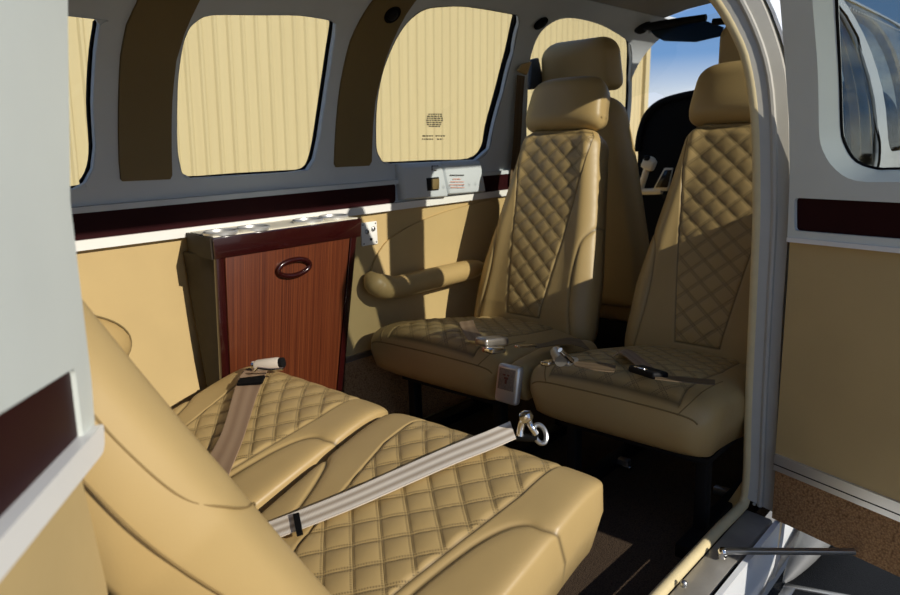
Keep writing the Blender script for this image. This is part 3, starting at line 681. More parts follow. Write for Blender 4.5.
# armrest on the left wall (beside the aft facing seat)
ar = empty('wall_armrest', onx(420, 282, -.5), 'tan padded armrest on the left wall beside the quilted seat', 'armrest')
a0 = onx(374, 283, -.475); a1 = onx(390, 288, -.465); a2 = onx(430, 279, -.465); a3 = onx(485, 266, -.478)
ap = spline([a0, a1, a2, a3], 8); rr = [.032 if 2 < i < len(ap)-3 else .032*math.sqrt(max(.02, 1-((3-min(i, len(ap)-1-i))/3)**2)) for i in range(len(ap))]
MB().tube(ap, rr, 20).build('pad', 'leather', ar)
knob = spline([onx(370, 273, -.502), onx(372, 279, -.488), onx(377, 284, -.474), onx(388, 287, -.468)], 8)
MB().tube(knob, [.006+.027*min(1, (i/14))**.6 for i in range(len(knob))], 18).build('end_cap', 'leather', ar)
sm_ = [px2sec(*p) for p in [(369, 275), (373, 261), (379, 250), (389.5, 238), (414, 223.5), (440, 213), (457, 207.7), (475, 203), (488, 200), (494, 203), (497, 215)]]
smp = [np.array(p) for p in spline(sm_, 4)]
# raised trim pad above the armrest bounded by the seam
pad = [tuple(p) for p in smp]+[px2sec(492, 250), px2sec(484, 268), px2sec(440, 278), px2sec(395, 290), px2sec(376, 290)]
po = secpatch('raised_pad', pad, .007, .008, 'wall', ar, sharp=60)
MB().tube([sec(p[0], p[1], .006) for p in smp], .0016, 6).build('piping', 'leather', ar)
# rear armrest
ra = empty('wall_armrest', onx(90, 345, -.5), 'rounded tan armrest on the left wall by the rear seat back, mostly hidden', 'armrest')
e0 = onx(132, 347, -.51); top_ = onx(84, 298, -.51)
RY, RZ = .24, .098; cy_ = e0[1]-RY; cz_ = e0[2]+.012; vs = []; fs = []; na, nbb = 40, 14
for i in range(na):
    th = 2*math.pi*i/na
    for j in range(nbb):
        ph = (math.pi/2)*j/(nbb-1); r = math.cos(ph); vs.append((-.517+.055*math.sin(ph)**.8, cy_+RY*r*math.cos(th), cz_+RZ*r*math.sin(th)))
for i in range(na):
    for j in range(nbb-1): fs.append((i*nbb+j, ((i+1) % na)*nbb+j, ((i+1) % na)*nbb+j+1, i*nbb+j+1))
MB().raw(vs, fs).build('pad', 'leather', ra)
MB().tube([(-.5155, cy_+RY*1.01*math.cos(2*math.pi*i/60), cz_+RZ*1.02*math.sin(2*math.pi*i/60)) for i in range(60)], .0018, 6, closed=True).build('piping', 'olive', ra)
# window latch housing under the large window
lb = empty('exit_latch_housing', onx(440, 182, -.49), 'grey two part emergency exit latch housing below the large side window', 'latch housing')
def wbox(mb, pa, pb_, pc, pd, d0, d1, chamf=.012):
    """a housing on the wall through four pixel corners (tl, tr, br, bl) at x=-.49"""
    c = [onx(*p, -.49) for p in (pa, pb_, pc, pd)]
    bt = [np.array([-.51, p[1], p[2]]) for p in c]; md = [np.array([-.51+d0, p[1], p[2]]) for p in c]
    ce_ = sum(c)/4; tp_ = [np.array([-.51+d1, p[1]+(ce_[1]-p[1])/abs(ce_[1]-p[1])*.006, p[2]+(-chamf if p[2] > ce_[2] else .004)]) for p in c]
    vs = bt+md+tp_; fs = [(0, 1, 2, 3), (8, 9, 10, 11)]
    for k in (0, 4):
        for i in range(4): fs.append((k+i, k+(i+1) % 4, k+4+(i+1) % 4, k+4+i))
    bm = bmesh.new(); bv = [bm.verts.new(tuple(map(float, v))) for v in vs]
    for f in fs: bm.faces.new([bv[i] for i in f])
    bmesh.ops.recalc_face_normals(bm, faces=bm.faces); bmesh.ops.bevel(bm, geom=list(bm.edges), offset=.003, segments=2, profile=.5, affect='EDGES'); return mb.from_bm(bm)
hA = wbox(MB(), (398, 163.5), (440, 162), (446, 197), (402, 200), .022, .034).build('handle_cover', 'grey', lb)
hB = wbox(MB(), (440, 161.5), (479, 160.5), (484, 192), (446, 195), .022, .032).build('placard_cover', 'grey', lb)
gx = -.473
c1_ = [onx(*p, gx) for p in [(427, 178), (439, 177), (439, 190), (428, 191)]]
MB().hexa([p+np.array([-.012, 0, 0]) for p in c1_]+[p+np.array([.0, 0, 0]) for p in c1_], .001).build('latch_recess', 'black', hA)
c2_ = [onx(*p, gx) for p in [(431.5, 179), (438.5, 178.5), (438.5, 189), (431.5, 189.5)]]
MB().hexa([p+np.array([-.005, 0, 0]) for p in c2_]+[p+np.array([.004, 0, 0]) for p in c2_], .0015).build('latch_handle', 'olive', hA)
for rows, mt, nm, par in (([(432.5, 438.5, 165.6, .8), (431.5, 432.6, 165.6, 5.), (434, 436.5, 170, .9)], 'ink', 'printed_arrow', hA), ([(450, 464, 174.6, 1.1)], 'ink', 'printed_heading', hB), ([(453, 461, 178.5, .9), (450.5, 464, 181.3, .9), (449.8, 465, 184.2, .9), (451, 464.5, 187, .9)], 'redink', 'printed_instructions', hB)):
    mm = MB()
    for x0, x1, y, h in rows:
        x = x0
        while x < x1-.2:
            wd = (x1-x0) if nm == 'printed_arrow' else random.uniform(1.0, 2.6); e_ = min(x+wd, x1)
            xd = -.4747 if y > 172 else -.4755
            mm.raw([onx(*q, xd) for q in [(x, y+h), (e_, y+h), (e_, y), (x, y)]], [(0, 1, 2, 3)]); x = e_+.5
    mm.build(nm, mt, par, False, None)
# red cover outside under the window
rc_ = ony(430, 163, 3.4)
# shoulder belt on the front pillar
sb = empty('shoulder_belt', px2sec and sec(*px2sec(521, 68), .02), 'dark shoulder belt hanging from its guide on the front window pillar', 'seat belt')
gp = [sec(*px2sec(*p), .014) for p in [(512, 69), (518, 62), (526, 60), (526, 66), (521, 74), (514, 73)]]
gn = np.array([1., -.2, 0]); ng = len(gp)
MB().hexa([gp[0], gp[1], gp[2], gp[4]]+[p+np.array([.012, 0, 0]) for p in (gp[0], gp[1], gp[2], gp[4])], .003).build('guide', 'leather', sb)
cv_ = [onx(*p, -.475) for p in [(527, 90), (542, 88), (535, 58), (528, 60)]]
MB().hexa(cv_+[p+np.array([.016, .0, 0]) for p in cv_], .004).build('reel_cover', 'slate', sb)
def ribbon(name, L_, R_, mat, parent, thick=.0016, n=6):
    L_ = spline(L_, n); R_ = spline(R_, n); K = len(L_); M_ = 4; vs = []; ac = []; al = []
    s = 0
    for i in range(K):
        if i: s += np.linalg.norm((L_[i]+R_[i])/2-(L_[i-1]+R_[i-1])/2)
        T = unit((L_[min(i+1, K-1)]+R_[min(i+1, K-1)])-(L_[max(i-1, 0)]+R_[max(i-1, 0)])); N = unit(np.cross(R_[i]-L_[i], T))
        for sgn in (1, -1):
            for j in range(M_+1):
                u = j/M_; vs.append(L_[i]*(1-u)+R_[i]*u+N*sgn*thick/2); ac.append(u); al.append(s)
    C2 = 2*(M_+1); fs = []
    ring = list(range(M_+1))+[M_+1+j for j in range(M_, -1, -1)]
    for i in range(K-1):
        for a, b in zip(ring, ring[1:]+ring[:1]): fs.append((i*C2+a, i*C2+b, (i+1)*C2+b, (i+1)*C2+a))
    fs.append(tuple(ring)[::-1]); fs.append(tuple((K-1)*C2+r for r in ring))
    return link_mesh(name, vs, fs, mat, parent, True, {'across': ac, 'along': al}, 40)
ribbon('webbing', [sec(*px2sec(*p), .018) for p in [(513, 73), (511, 100), (509, 140), (505, 185)]], [sec(*px2sec(*p), .02) for p in [(520, 74), (518, 100), (516, 140), (512, 185)]], 'web_dark', sb)
# eyeball air vents in the trim
for k, p in enumerate([(391, 13), (540, 22)]):
    P = sec(*px2sec(*p), .004); y, s = px2sec(*p); Nn = sec(y, s, 1)-sec(y, s, 0)
    v = empty('air_vent', P, ['round air vent at the top of the brown pillar pad', 'round air vent above the front side window'][k], 'air vent')
    MB().lathe(P, [(.024, 0), (.024, .004), (.019, .007), (.017, .004)], Nn, 24).build('ring', 'rubber', v); MB().lathe(P, [(.016, .0), (.014, .008), (.008, .012), (.002, .013)], Nn, 20).build('eyeball', 'black', v)

# ------------------------------------------------------------------ centre armrest with pewter end cap
ca = empty('centre_armrest', (.04, 1.3, .2), 'low leather centre armrest with pewter end cap between the two middle seats', 'armrest')
K0 = ony(509, 384, 1.19); kx, ky, kz = K0
slab('pad', [(kx-.004, 1.55, .285), (kx-.002, 1.40, kz+.004), (kx, 1.28, kz+.004), (kx, 1.205, kz-.004)], const(.026), const(.042), const(.05), ca, (.03, .03), (.01, .01), nb=30, k1=8, k2=12, across=(-1, 0, 0), nx=3)
rx = Matrix.Rotation(math.radians(-12), 3, 'X')
def kp(dx, dy, dz): return tuple(Vector((kx, ky, kz))+rx @ Vector((dx, dy, dz)))
cp = MB().box(kp(0, 0, 0), (.062, .022, .088), rx, .008, 3).build('end_cap', 'satin', ca)
MB().box(kp(0, -.0115, .011), (.044, .003, .048), rx, .001).build('emblem_plate', 'emblem', cp)
em = MB()
for dx, dz, sx_, sz_ in [(-.006, .009, .006, .004), (.005, .009, .006, .004), (0, .002, .011, .005), (0, -.006, .005, .010)]: em.box(kp(dx, -.0133, .012+dz), (sx_, .002, sz_), rx, .0006)
em.build('emblem_relief', 'emblemred', cp)

# ------------------------------------------------------------------ seat belts
def cush(px, py, off):
    n = unit((0, -.31, 1.)); p0 = np.array([.08, .764, .391])+n*off; d = ray(px, py); return EYE+d*(n.dot(p0-EYE)/n.dot(d))
b1 = empty('seat_belt', cush(400, 480, .02), 'pale striped lap belt with chrome hook lying over the nearer rear seat cushion', 'seat belt')
ctr = [(252, 538, .018), (300, 520, .022), (350, 500, .024), (400, 478, .024), (450, 456, .024), (490, 440, .022), (513, 430, .018)]
Lp = [cush(x-3, y-8.5, o_) for x, y, o_ in ctr]; Rp = [cush(x+3, y+8.5, o_) for x, y, o_ in ctr]
wb1 = ribbon('webbing', Lp, Rp, 'web_light', b1)
kL = [cush(x, y, .026) for x, y in ((293, 515), (299, 513))]; kR = [cush(x, y, .026) for x, y in ((297, 536), (303, 534))]
ribbon('keeper', kL, kR, 'rubber', b1, .003)
bu = cush(524, 430, .012)
MB().cyl(cush(516, 437, .006), cush(538, 438, .006), .006, 14).build('hook_bar', 'black', b1)
MB().tube(spline([cush(520, 436, .01), cush(521, 428, .02), cush(523, 421, .03), cush(524, 416, .04)], 5), .006, 12).build('hook', 'chrome', b1)
MB().lathe(cush(526, 417, .04), [(.001, -.011), (.008, -.008), (.0105, 0), (.008, .008), (.001, .011)], (1, .5, .3), 14).build('hook_tip', 'chrome', b1)
MB().tube(spline([cush(526, 418, .03), cush(531, 426, .025), cush(536, 434, .012)], 5), .005, 10).build('lever', 'chrome', b1)
ee = cush(540, 434, .01); u1 = unit(cush(541, 441, .005)-cush(536, 427, .02)); u2 = unit(np.cross(u1, unit(EYE-ee)))
MB().tube([ee+u1*.0145*math.cos(a)*1.0+u2*.0085*math.sin(a) for a in np.linspace(0, 2*math.pi, 24, endpoint=False)], .0038, 8, closed=True).build('eye_plate', 'alu', b1)
b2 = empty('seat_belt', cush(235, 430, .02), 'taupe lap belt with rolled chrome buckle lying over the rear seat by the cabinet', 'seat belt')
Le = [(204, 467, .018), (208, 459, .024), (223, 430, .03), (237, 383, .026), (246, 369, .02)]; Re = [(224, 494, .018), (228, 477, .024), (243, 439, .03), (257, 395, .026), (268, 369, .02)]
ribbon('webbing', [cush(*p) for p in Le], [cush(*p) for p in Re], 'web_brown', b2)
ribbon('keeper', [cush(237, 385, .03), cush(240, 379, .03)], [cush(262, 383, .03), cush(265, 376, .03)], 'rubber', b2, .005)
ra_ = cush(256, 366, .028); rb_ = cush(280, 363, .028)
MB().tube([ra_, ra_*.9+rb_*.1, ra_*.1+rb_*.9, rb_], [.011, .0125, .0125, .011], 18).build('rolled_webbing', 'web_light', b2, attrs=None)
MB().cyl(ra_+(ra_-rb_)*.10, ra_+(ra_-rb_)*.01, .011, 16).build('buckle_end', 'chrome', b2)
MB().cyl(rb_+(rb_-ra_)*.14, rb_+(rb_-ra_)*.01, .011, 16).build('roller', 'black', b2)
MB().tube([cush(255, 371, .034), cush(258, 368, .042), cush(270, 369.5, .036), cush(283, 369, .034)], .0028, 8).build('buckle_bar', 'chrome', b2)
MB().box(cush(252, 373, .020), (.05, .02, .003), Matrix.Rotation(.3, 3, 'X'), .001).build('buckle_plate', 'black', b2)
# belts on the middle seats (z of the cushion top there)
def mc(px, py, off=.0):
    n = unit((0, .17, 1.)); p0 = np.array([0, 1.40, .361])+n*off; d = ray(px, py); return EYE+d*(n.dot(p0-EYE)/n.dot(d))
def rot_to(a, b):
    X_ = unit(np.array(b)-np.array(a)); Z_ = unit(np.array([0, .17, 1.])-X_*np.dot(X_, np.array([0, .17, 1.]))); Y_ = np.cross(Z_, X_); return Matrix([[X_[i], Y_[i], Z_[i]] for i in range(3)])
s1_ = empty('seat_belt', mc(480, 340), 'tan lap belt with silver flip buckle on the middle seat by the left wall', 'seat belt', None)
ribbon('webbing', [mc(459, 322, .03), mc(462, 330, .012), mc(468, 340, .008)], [mc(473, 320, .03), mc(476, 328, .012), mc(486, 341, .008)], 'web_brown', s1_)
r_ = rot_to(mc(480, 343), mc(504, 341))
MB().box(mc(492, 341, .022), (.075, .035, .018), r_, .006, 3).build('buckle', 'pewter', s1_); MB().box(mc(494, 350, .010), (.042, .03, .012), r_, .003).build('buckle_base', 'chrome', s1_)
s2_ = empty('seat_belt', mc(540, 346), 'slim silver belt tongue with dark strap lying on the quilted seat by the left wall', 'seat belt', None)
r_ = rot_to(mc(516, 347), mc(536, 345.5))
MB().box(mc(526, 346, .008), (.062, .014, .006), r_, .002).build('tongue', 'chrome', s2_)
ribbon('webbing', [mc(535, 344, .006), mc(545, 343, .006), mc(566, 338, .008), mc(580, 339, .01)], [mc(535, 348, .006), mc(545, 347, .006), mc(568, 344, .008), mc(590, 350, .006)], 'web_dark', s2_)
s3_ = empty('seat_belt', mc(570, 360), 'dark lap belt with upright chrome buckle on the middle seat by the door jamb', 'seat belt', None)
r_ = rot_to(mc(545, 364), mc(565, 357))
MB().box(mc(551, 362, .012), (.065, .018, .008), r_, .002).build('tongue', 'chrome', s3_)
MB().cyl(mc(556, 352, .03), mc(561, 361, .02), .012, 14).build('roller', 'pewter', s3_); MB().tube(spline([mc(560, 350, .045), mc(565, 355, .035), mc(572, 361, .02)], 4), .005, 10).build('lever', 'chrome', s3_)
MB().box(mc(567, 361, .014), (.055, .03, .012), r_, .004).build('buckle', 'alu', s3_)
ribbon('webbing', [mc(572, 361, .012), mc(590, 363, .012), mc(604, 363, .010), mc(616, 366, .008)], [mc(575, 366, .012), mc(590, 369, .012), mc(602, 371, .010), mc(614, 372, .008)], 'web_dark', s3_)
s4_ = empty('seat_belt', mc(640, 360), 'taupe belt strap with small dark buckle on the seat next to the door jamb', 'seat belt', None)
ribbon('webbing', [mc(613, 356, .012), mc(620, 353, .02), mc(632, 362, .012), mc(640, 369, .01)], [mc(622, 350, .012), mc(630, 350, .02), mc(645, 361, .012), mc(655, 369, .01)], 'web_brown', s4_)
r_ = rot_to(mc(634, 368), mc(660, 376))
MB().box(mc(648, 372, .012), (.07, .04, .014), r_, .005, 3).build('buckle', 'black', s4_); MB().box(mc(641, 368, .022), (.028, .01, .002), r_, .001).build('buckle_edge', 'chrome', s4_)
ribbon('tail', [mc(655, 374, .01), mc(680, 377, .008), mc(715, 380, .008)], [mc(655, 379, .01), mc(680, 382, .008), mc(715, 385, .008)], 'web_dark', s4_)

# floor fittings under the middle seats
for k, (q, lab) in enumerate((((623, 461), 'small metal floor latch in the dark under the seat nearest the jamb'), ((722, 491), 'small metal rail stop on the floor beside the jamb'))):
    P = onz(*q, .06); f_ = empty('seat_rail_stop', P, lab, 'rail stop'); MB().box(P, (.036, .02, .016), None, .003).build('block', 'alu', f_); MB().box(P+np.array([.018, -.014, -.006]), (.02, .012, .006), None, .001).build('pin', 'chrome', f_)

# ------------------------------------------------------------------ cockpit
ip = empty('instrument_panel', (0, 2.75, .6), 'black instrument panel and glareshield hump ahead of the front seats', 'instrument panel')
hump = [(-.44, .08), (-.47, .35), (-.465, .78), (-.455, .85), (-.43, .92), (-.38, .965), (-.30, .988), (-.18, 1.0), (0, 1.0), (.18, 1.0), (.30, .988), (.38, .965), (.43, .92), (.455, .85), (.465, .78), (.47, .35), (.44, .08)]
V, Fs = sheet2d(hump, step=.06); vs, fs = solid(V, Fs, lambda p: (p[0], 2.74, p[1]), lambda p: (p[0]*.97, 3.02, p[1]-.05)); solid_obj('glareshield', vs, fs, 'rubber', ip)
MB().tube(spline([(x, 2.735, z) for x, z in hump[2:-2]], 4), .014, 10).build('glareshield_lip', 'rubber', ip)
MB().box((-.16, 2.728, .74), (.16, .02, .12), None, .006).build('display', 'screen', ip)
MB().box((-.05, 2.80, .36), (.16, .3, .56), None, .01).build('pedestal', 'black', ip)
for i in range(8):
    P = np.array([-.33+.05*i, 2.727, .60+.03*(i % 2)]); MB().lathe(P, [(.012, 0), (.012, .008), (.009, .014)], (0, -1, 0), 14).build('knob', 'black', ip)
yk = empty('control_yoke', ony(652, 180, 2.58), 'cream control yoke with small tablet bracket in front of the left pilot seat', 'control yoke')
hp1 = [ony(*p, 2.58) for p in [(653, 158), (648, 166), (645, 175), (641.5, 186), (642, 191), (650, 191.5), (662, 191)]]
MB().tube(spline(hp1, 5), .0125, 12).build('horn', 'cream', yk)
MB().box(ony(649, 164, 2.575), (.05, .035, .045), Matrix.Rotation(.4, 3, 'Y'), .01, 3).build('grip', 'cream', yk)
MB().box(ony(647, 158, 2.56), (.02, .02, .02), None, .004).build('trim_switch', 'black', yk)
MB().cyl(ony(664, 186, 2.58), ony(664, 186, 2.58)+np.array([.02, .10, .0]), .014, 14).build('shaft', 'black', yk)
c_ = [ony(*p, 2.57) for p in [(652, 191), (667, 191), (672, 168), (664, 168)]]
MB().hexa(c_+[p+np.array([0, .016, 0]) for p in c_], .003).build('bracket', 'cream', yk)
c_ = [ony(*p, 2.565) for p in [(655, 187.5), (667, 187.5), (671.5, 170), (664.5, 170)]]
MB().hexa(c_+[p+np.array([0, .006, 0]) for p in c_], .002).build('tablet', 'screen', yk)
# sun visor
vz = empty('sun_visor', ony(690, 25, 2.4), 'dark tinted sun visor hanging from the windshield header', 'sun visor')
c_ = [ony(*p, 2.4) for p in [(648, 29), (706, 21), (723, 27), (721, 36), (695, 42), (664, 41), (656, 37)]]
vs = c_+[p+np.array([0, .008, 0]) for p in c_]; n = len(c_)
solid_obj('panel', vs, [tuple(range(n)), tuple(range(2*n-1, n-1, -1))]+[(i, (i+1) % n, n+(i+1) % n, n+i) for i in range(n)], 'visor', vz)
MB().tube([ony(640, 26, 2.4), ony(650, 26.5, 2.39), ony(680, 21.5, 2.39), ony(706, 17.5, 2.39)], [.014, .014, .013, .011], 12).build('rod', 'black', vz)
MB().lathe(ony(641, 24, 2.4), [(.03, -.012), (.034, 0), (.026, .014), (.01, .02)], (0, -1, 0), 18).build('mount', 'black', vz)
MB().tube([ony(648, 29, 2.39), ony(650, 33, 2.39)], .006, 8).build('clip', 'alu', vz)
MB().cyl(ony(713, 22, 2.4), ony(740, 20, 2.4), .011, 12).build('arm', 'black', vz)

# ------------------------------------------------------------------ open front half door (hinged at the front jamb)
HP = np.array([.556, 1.36]); DD = unit((.958, -.286)); DN = np.array([-DD[1]*-1, -DD[0]]); DN = np.array([-.286, -.958]); DN = DN/np.linalg.norm(DN)
def dz_off(z): return max(0., .574-float(np.interp(z, SP[:, 1], SP[:, 0]))) if z > .62 else 0.
def dpt(t, z, n=0): q = HP+DD*t+DN*(n+dz_off(z)); return np.array([q[0], q[1], z])
def dpx(px, py, n=0):
    d = ray(px, py); off = 0.
    for _i in range(60):
        tt = (np.dot(DN, HP-EYE[:2])+off+n)/np.dot(DN, d[:2]); P = EYE+d*tt; off = off*.5+.5*dz_off(P[2])
    return (float(np.dot(P[:2]-HP, DD)), float(P[2]))
d1_ = empty('door_1', dpt(0, .5)); struct(d1_, 'open front half of the cabin door with tan panel, white trim and window')
def dpiece(name, outline, n0, n1, mat, holes=(), parent=d1_, step=.06, sharp=35):
    V, Fs = sheet2d(outline, holes, step); vs, fs = solid(V, Fs, lambda p: dpt(p[0], p[1], n0), lambda p: dpt(p[0], p[1], n1)); return solid_obj(name, vs, fs, mat, parent, sharp)
TW = .60
gpx = [dpx(*p, -.026) for p in [(836, 1), (839, 63), (841, 126), (846, 147), (857, 162), (878, 169), (900, 169)]]
opx = [dpx(*p, .004) for p in [(812.6, 1), (816.8, 54.7), (818.9, 126), (823, 151), (836, 170), (857, 181), (900, 182)]]
zg, zo = gpx[-1][1], opx[-1][1]
glass_o = spline(gpx+[(.30, zg), (.38, zg), (.42, zg+.02), (.435, zg+.07), (.42, 1.00), (.395, 1.06), (.34, 1.10), (.25, 1.115), (gpx[0][0]+.06, 1.11), (gpx[0][0]+.012, 1.085)], 3, True)
open_o = spline(opx+[(.30, zo), (.41, zo), (.455, zo+.025), (.47, zo+.09), (.455, 1.01), (.43, 1.075), (.37, 1.12), (.25, 1.135), (opx[0][0]+.06, 1.13), (opx[0][0]+.012, 1.105)], 3, True)
e_px = [dpx(*p, .004) for p in [(780, 1), (785, 63), (789, 122), (789.5, 185), (787.5, 231)]]
outl = [(e_px[4][0], .655), (TW, .66), (TW, .95), (TW-.015, 1.05), (TW-.05, 1.11), (TW-.11, 1.15), (TW-.2, 1.165), (e_px[0][0]-.02, 1.165), e_px[0], e_px[1], e_px[2], e_px[3]]
s_px = [dpx(*p, .0) for p in [(795.7, 230.5), (900, 235.5), (900, 201), (795.7, 197.6)]]
sl_ = (s_px[1][1]-s_px[0][1])/(s_px[1][0]-s_px[0][0])
srip = rounded([s_px[0], (TW-.03, s_px[1][1]), (TW-.03, s_px[2][1]), s_px[3]], .008)
dpiece('window_surround', outl, .004, -.03, 'doorgrey', [[tuple(p) for p in open_o], [tuple(p) for p in srip]])
n = len(glass_o); vs = [dpt(p[0], p[1], .004) for p in open_o]+[dpt(p[0], p[1], -.026) for p in glass_o]
MB().raw(vs, [(i, (i+1) % n, n+(i+1) % n, n+i) for i in range(n)]).build('window_bevel', 'doorgrey', d1_)
gcen = np.mean(np.array(glass_o), 0)
MB().tube([dpt(p[0], p[1], -.027) for p in glass_o], .0028, 8, closed=True).build('rubber_seal', 'rubber', d1_)
dpiece('pane', [tuple(p+unit(p-gcen)*.01) for p in glass_o], -.030, -.033, 'tint')
dpiece('lacquer_strip', [tuple(p+unit(p-np.array([.30, .7]))*.003) for p in srip], -.004, -.02, 'dull_burgundy')
dpiece('trim_bead', [(0, .650), (TW, .656), (TW, .664), (0, .658)], .010, -.01, 'white')
dpiece('lower_panel', [(.002, .215), (TW, .215), (TW, .655), (0, .655)], .0, -.03, 'wall')
dpiece('aluminium_strip', [(.004, .199), (TW, .199), (TW, .232), (.004, .232)], .006, -.01, 'satin')
dpiece('strip_groove', [(.004, .2105), (TW, .2105), (TW, .2125), (.004, .2125)], .0066, .004, 'rubber')
dpiece('carpet_kick', [(.006, .094), (TW, .104), (TW, .197), (.006, .197)], .002, -.03, 'carpet')
dpiece('outer_skin', [(0, .09), (TW, .09), (TW, .95), (TW-.015, 1.05), (TW-.05, 1.11), (TW-.11, 1.15), (TW-.2, 1.165), (e_px[0][0]-.02, 1.165), e_px[0], e_px[1], e_px[2], e_px[3]], -.031, -.04, 'skin', [[tuple(p+unit(p-gcen)*.004) for p in glass_o]])
# stay rod
st = empty('door_stay', onz(720, 551, .1), 'flat metal door stay rod from the sill to the open front door', 'door stay')
q0 = onz(723, 551, .108); q1 = dpt(.175, .112, .012)
md_ = q0*.42+q1*.58
for a_, b_ in ((q0, q0*.45+q1*.55), (q0*.46+q1*.54, q1)):
    X_ = unit(b_-a_); Z_ = np.array([0, 0, 1.]); Y_ = unit(np.cross(Z_, X_)); Z2 = np.cross(X_, Y_); rm = Matrix([[X_[i], Y_[i], Z2[i]] for i in range(3)])
    MB().box((a_+b_)/2, (np.linalg.norm(b_-a_), .012, .008), rm, .001).build('rod', 'alu', st)
MB().lathe(q0+np.array([0, 0, -.012]), [(.008, 0), (.009, .006), (.009, .012), (.006, .017), (.002, .018)], (0, 0, 1), 14).build('bolt', 'chrome', st)
MB().lathe(onz(684, 586, .1), [(.006, 0), (.0065, .006), (.004, .01), (.001, .011)], (0, 0, 1), 12).build('sill_bolt', 'alu', so)

# ------------------------------------------------------------------ open rear half door (near the camera, left)
RP = np.array([.449, .181]); RD = unit((.83, -.55)); RN = np.array([.5524, .8336])
def rpt(t, z, n=0): q = RP+RD*t+RN*(n-(.0)); return np.array([q[0], q[1], z])
d2_ = empty('door_2', rpt(.05, .5)); struct(d2_, 'open rear half of the cabin door, blurred close to the viewer')
def rpiece(name, outline, n0, n1, mat, holes=(), sharp=35):
    V, Fs = sheet2d(outline, holes, .06); vs, fs = solid(V, Fs, lambda p: rpt(p[0], p[1], n0), lambda p: rpt(p[0], p[1], n1)); return solid_obj(name, vs, fs, mat, d2_, sharp)
RW = .52
def sh(t, z): return (t, z+.13*(t-.06))
strp = rounded([sh(.063, .674), sh(RW-.03, .668), sh(RW-.03, .722), sh(.058, .7205)], [.006, .01, .01, .006])
so_ = [(.026, .70), (.034, .672), (.042, .660), (.066, .6555)]+[sh(RW, .655)]+[(RW, 1.18), (-.17, 1.18), (-.10, 1.03), (-.056, .95), (-.012, .865), (.012, .82), (.018, .77)]
wino = rounded([(.30, .87), (.48, .88), (.48, 1.10), (.28, 1.10)], .05)
rpiece('window_surround', so_, .0, -.03, 'doorgrey', [[tuple(p) for p in strp], [tuple(p) for p in wino]])
rpiece('pane', [tuple(p) for p in wino], -.012, -.015, 'tint')
rpiece('lacquer_strip', [tuple(p+unit(p-np.array([.27, .72]))*.003) for p in strp], -.003, -.02, 'dull_burgundy')
rpiece('trim_bead', rounded([(.042, .657), sh(RW, .658), sh(RW, .671), (.036, .674)], [.012, 0, 0, .004]), .006, -.01, 'white')
rpiece('lower_panel', [(.028, .12), (RW, .12), (RW, .715), (.060, .657), (.042, .56)], -.006, -.03, 'wall')
rpiece('outer_skin', [(.03, .1), (RW, .1), (RW, 1.18), (-.165, 1.18), (-.05, .95), (.014, .82), (.03, .7)], -.031, -.04, 'skin', [[tuple(p) for p in wino]])

# ------------------------------------------------------------------ outside
wing = empty('wing_root', (1.0, 1.3, -.05), 'black non-skid wing walkway with aluminium edging outside the door', 'wing')
ZW = -.03
MB().hexa([(.595, 1.19, -.12), (2.6, 1.34, -.12), (2.6, 3.2, -.12), (.595, 3.2, -.12), (.582, 1.285, ZW), (2.6, 1.42, ZW), (2.6, 3.2, ZW+.03), (.582, 3.2, ZW+.03)], .004).build('walkway', 'nonskid', wing)
MB().hexa([(.595, .0, -.14), (2.6, .15, -.14), (2.6, 1.34, -.14), (.595, 1.18, -.14), (.582, .0, ZW-.055), (2.6, .15, ZW-.055), (2.6, 1.38, ZW-.03), (.582, 1.235, ZW-.03)], .004).build('flap', 'nonskid', wing)
ed = [onz(751, 578, ZW), onz(839, 594.5, ZW)]; ed[0] = ed[0]+(ed[1]-ed[0])*((.600-ed[0][0])/(ed[1][0]-ed[0][0])); ex = ed[0]+(ed[1]-ed[0])*9
MB().hexa([ed[0]+np.array([0, -.013, -.006]), ex+np.array([0, -.013, -.006]), ex+np.array([0, 0, -.006]), ed[0]+np.array([0, 0, -.006]), ed[0]+np.array([0, -.013, .004]), ex+np.array([0, -.013, .004]), ex+np.array([0, 0, .004]), ed[0]+np.array([0, 0, .004])], .001).build('edge_strip', 'alu', wing)
MB().hexa([ed[0]+np.array([-.0, -.40, -.05]), ed[0]+np.array([.02, -.40, -.05]), ed[0]+np.array([.02, 0, -.006]), ed[0]+np.array([0, 0, -.006]), ed[0]+np.array([0, -.40, -.03]), ed[0]+np.array([.02, -.40, -.03]), ed[0]+np.array([.02, 0, .004]), ed[0]+np.array([0, 0, .004])], .001).build('edge_strip', 'alu', wing)
fil = MB(); fp = spline([(.600, 1.33, -.02), (.612, 1.44, .006), (.612, 1.6, .02), (.612, 2.2, .03)], 5); fil.tube(fp, [.003+.031*min(1, (i/8))**.7 for i in range(len(fp))], 16).build('fillet', 'filletgrey', wing)
gr = MB().box((0, 0, -1.12), (400, 400, .1)).build('ground', 'apron'); struct(gr, 'grey airport apron')
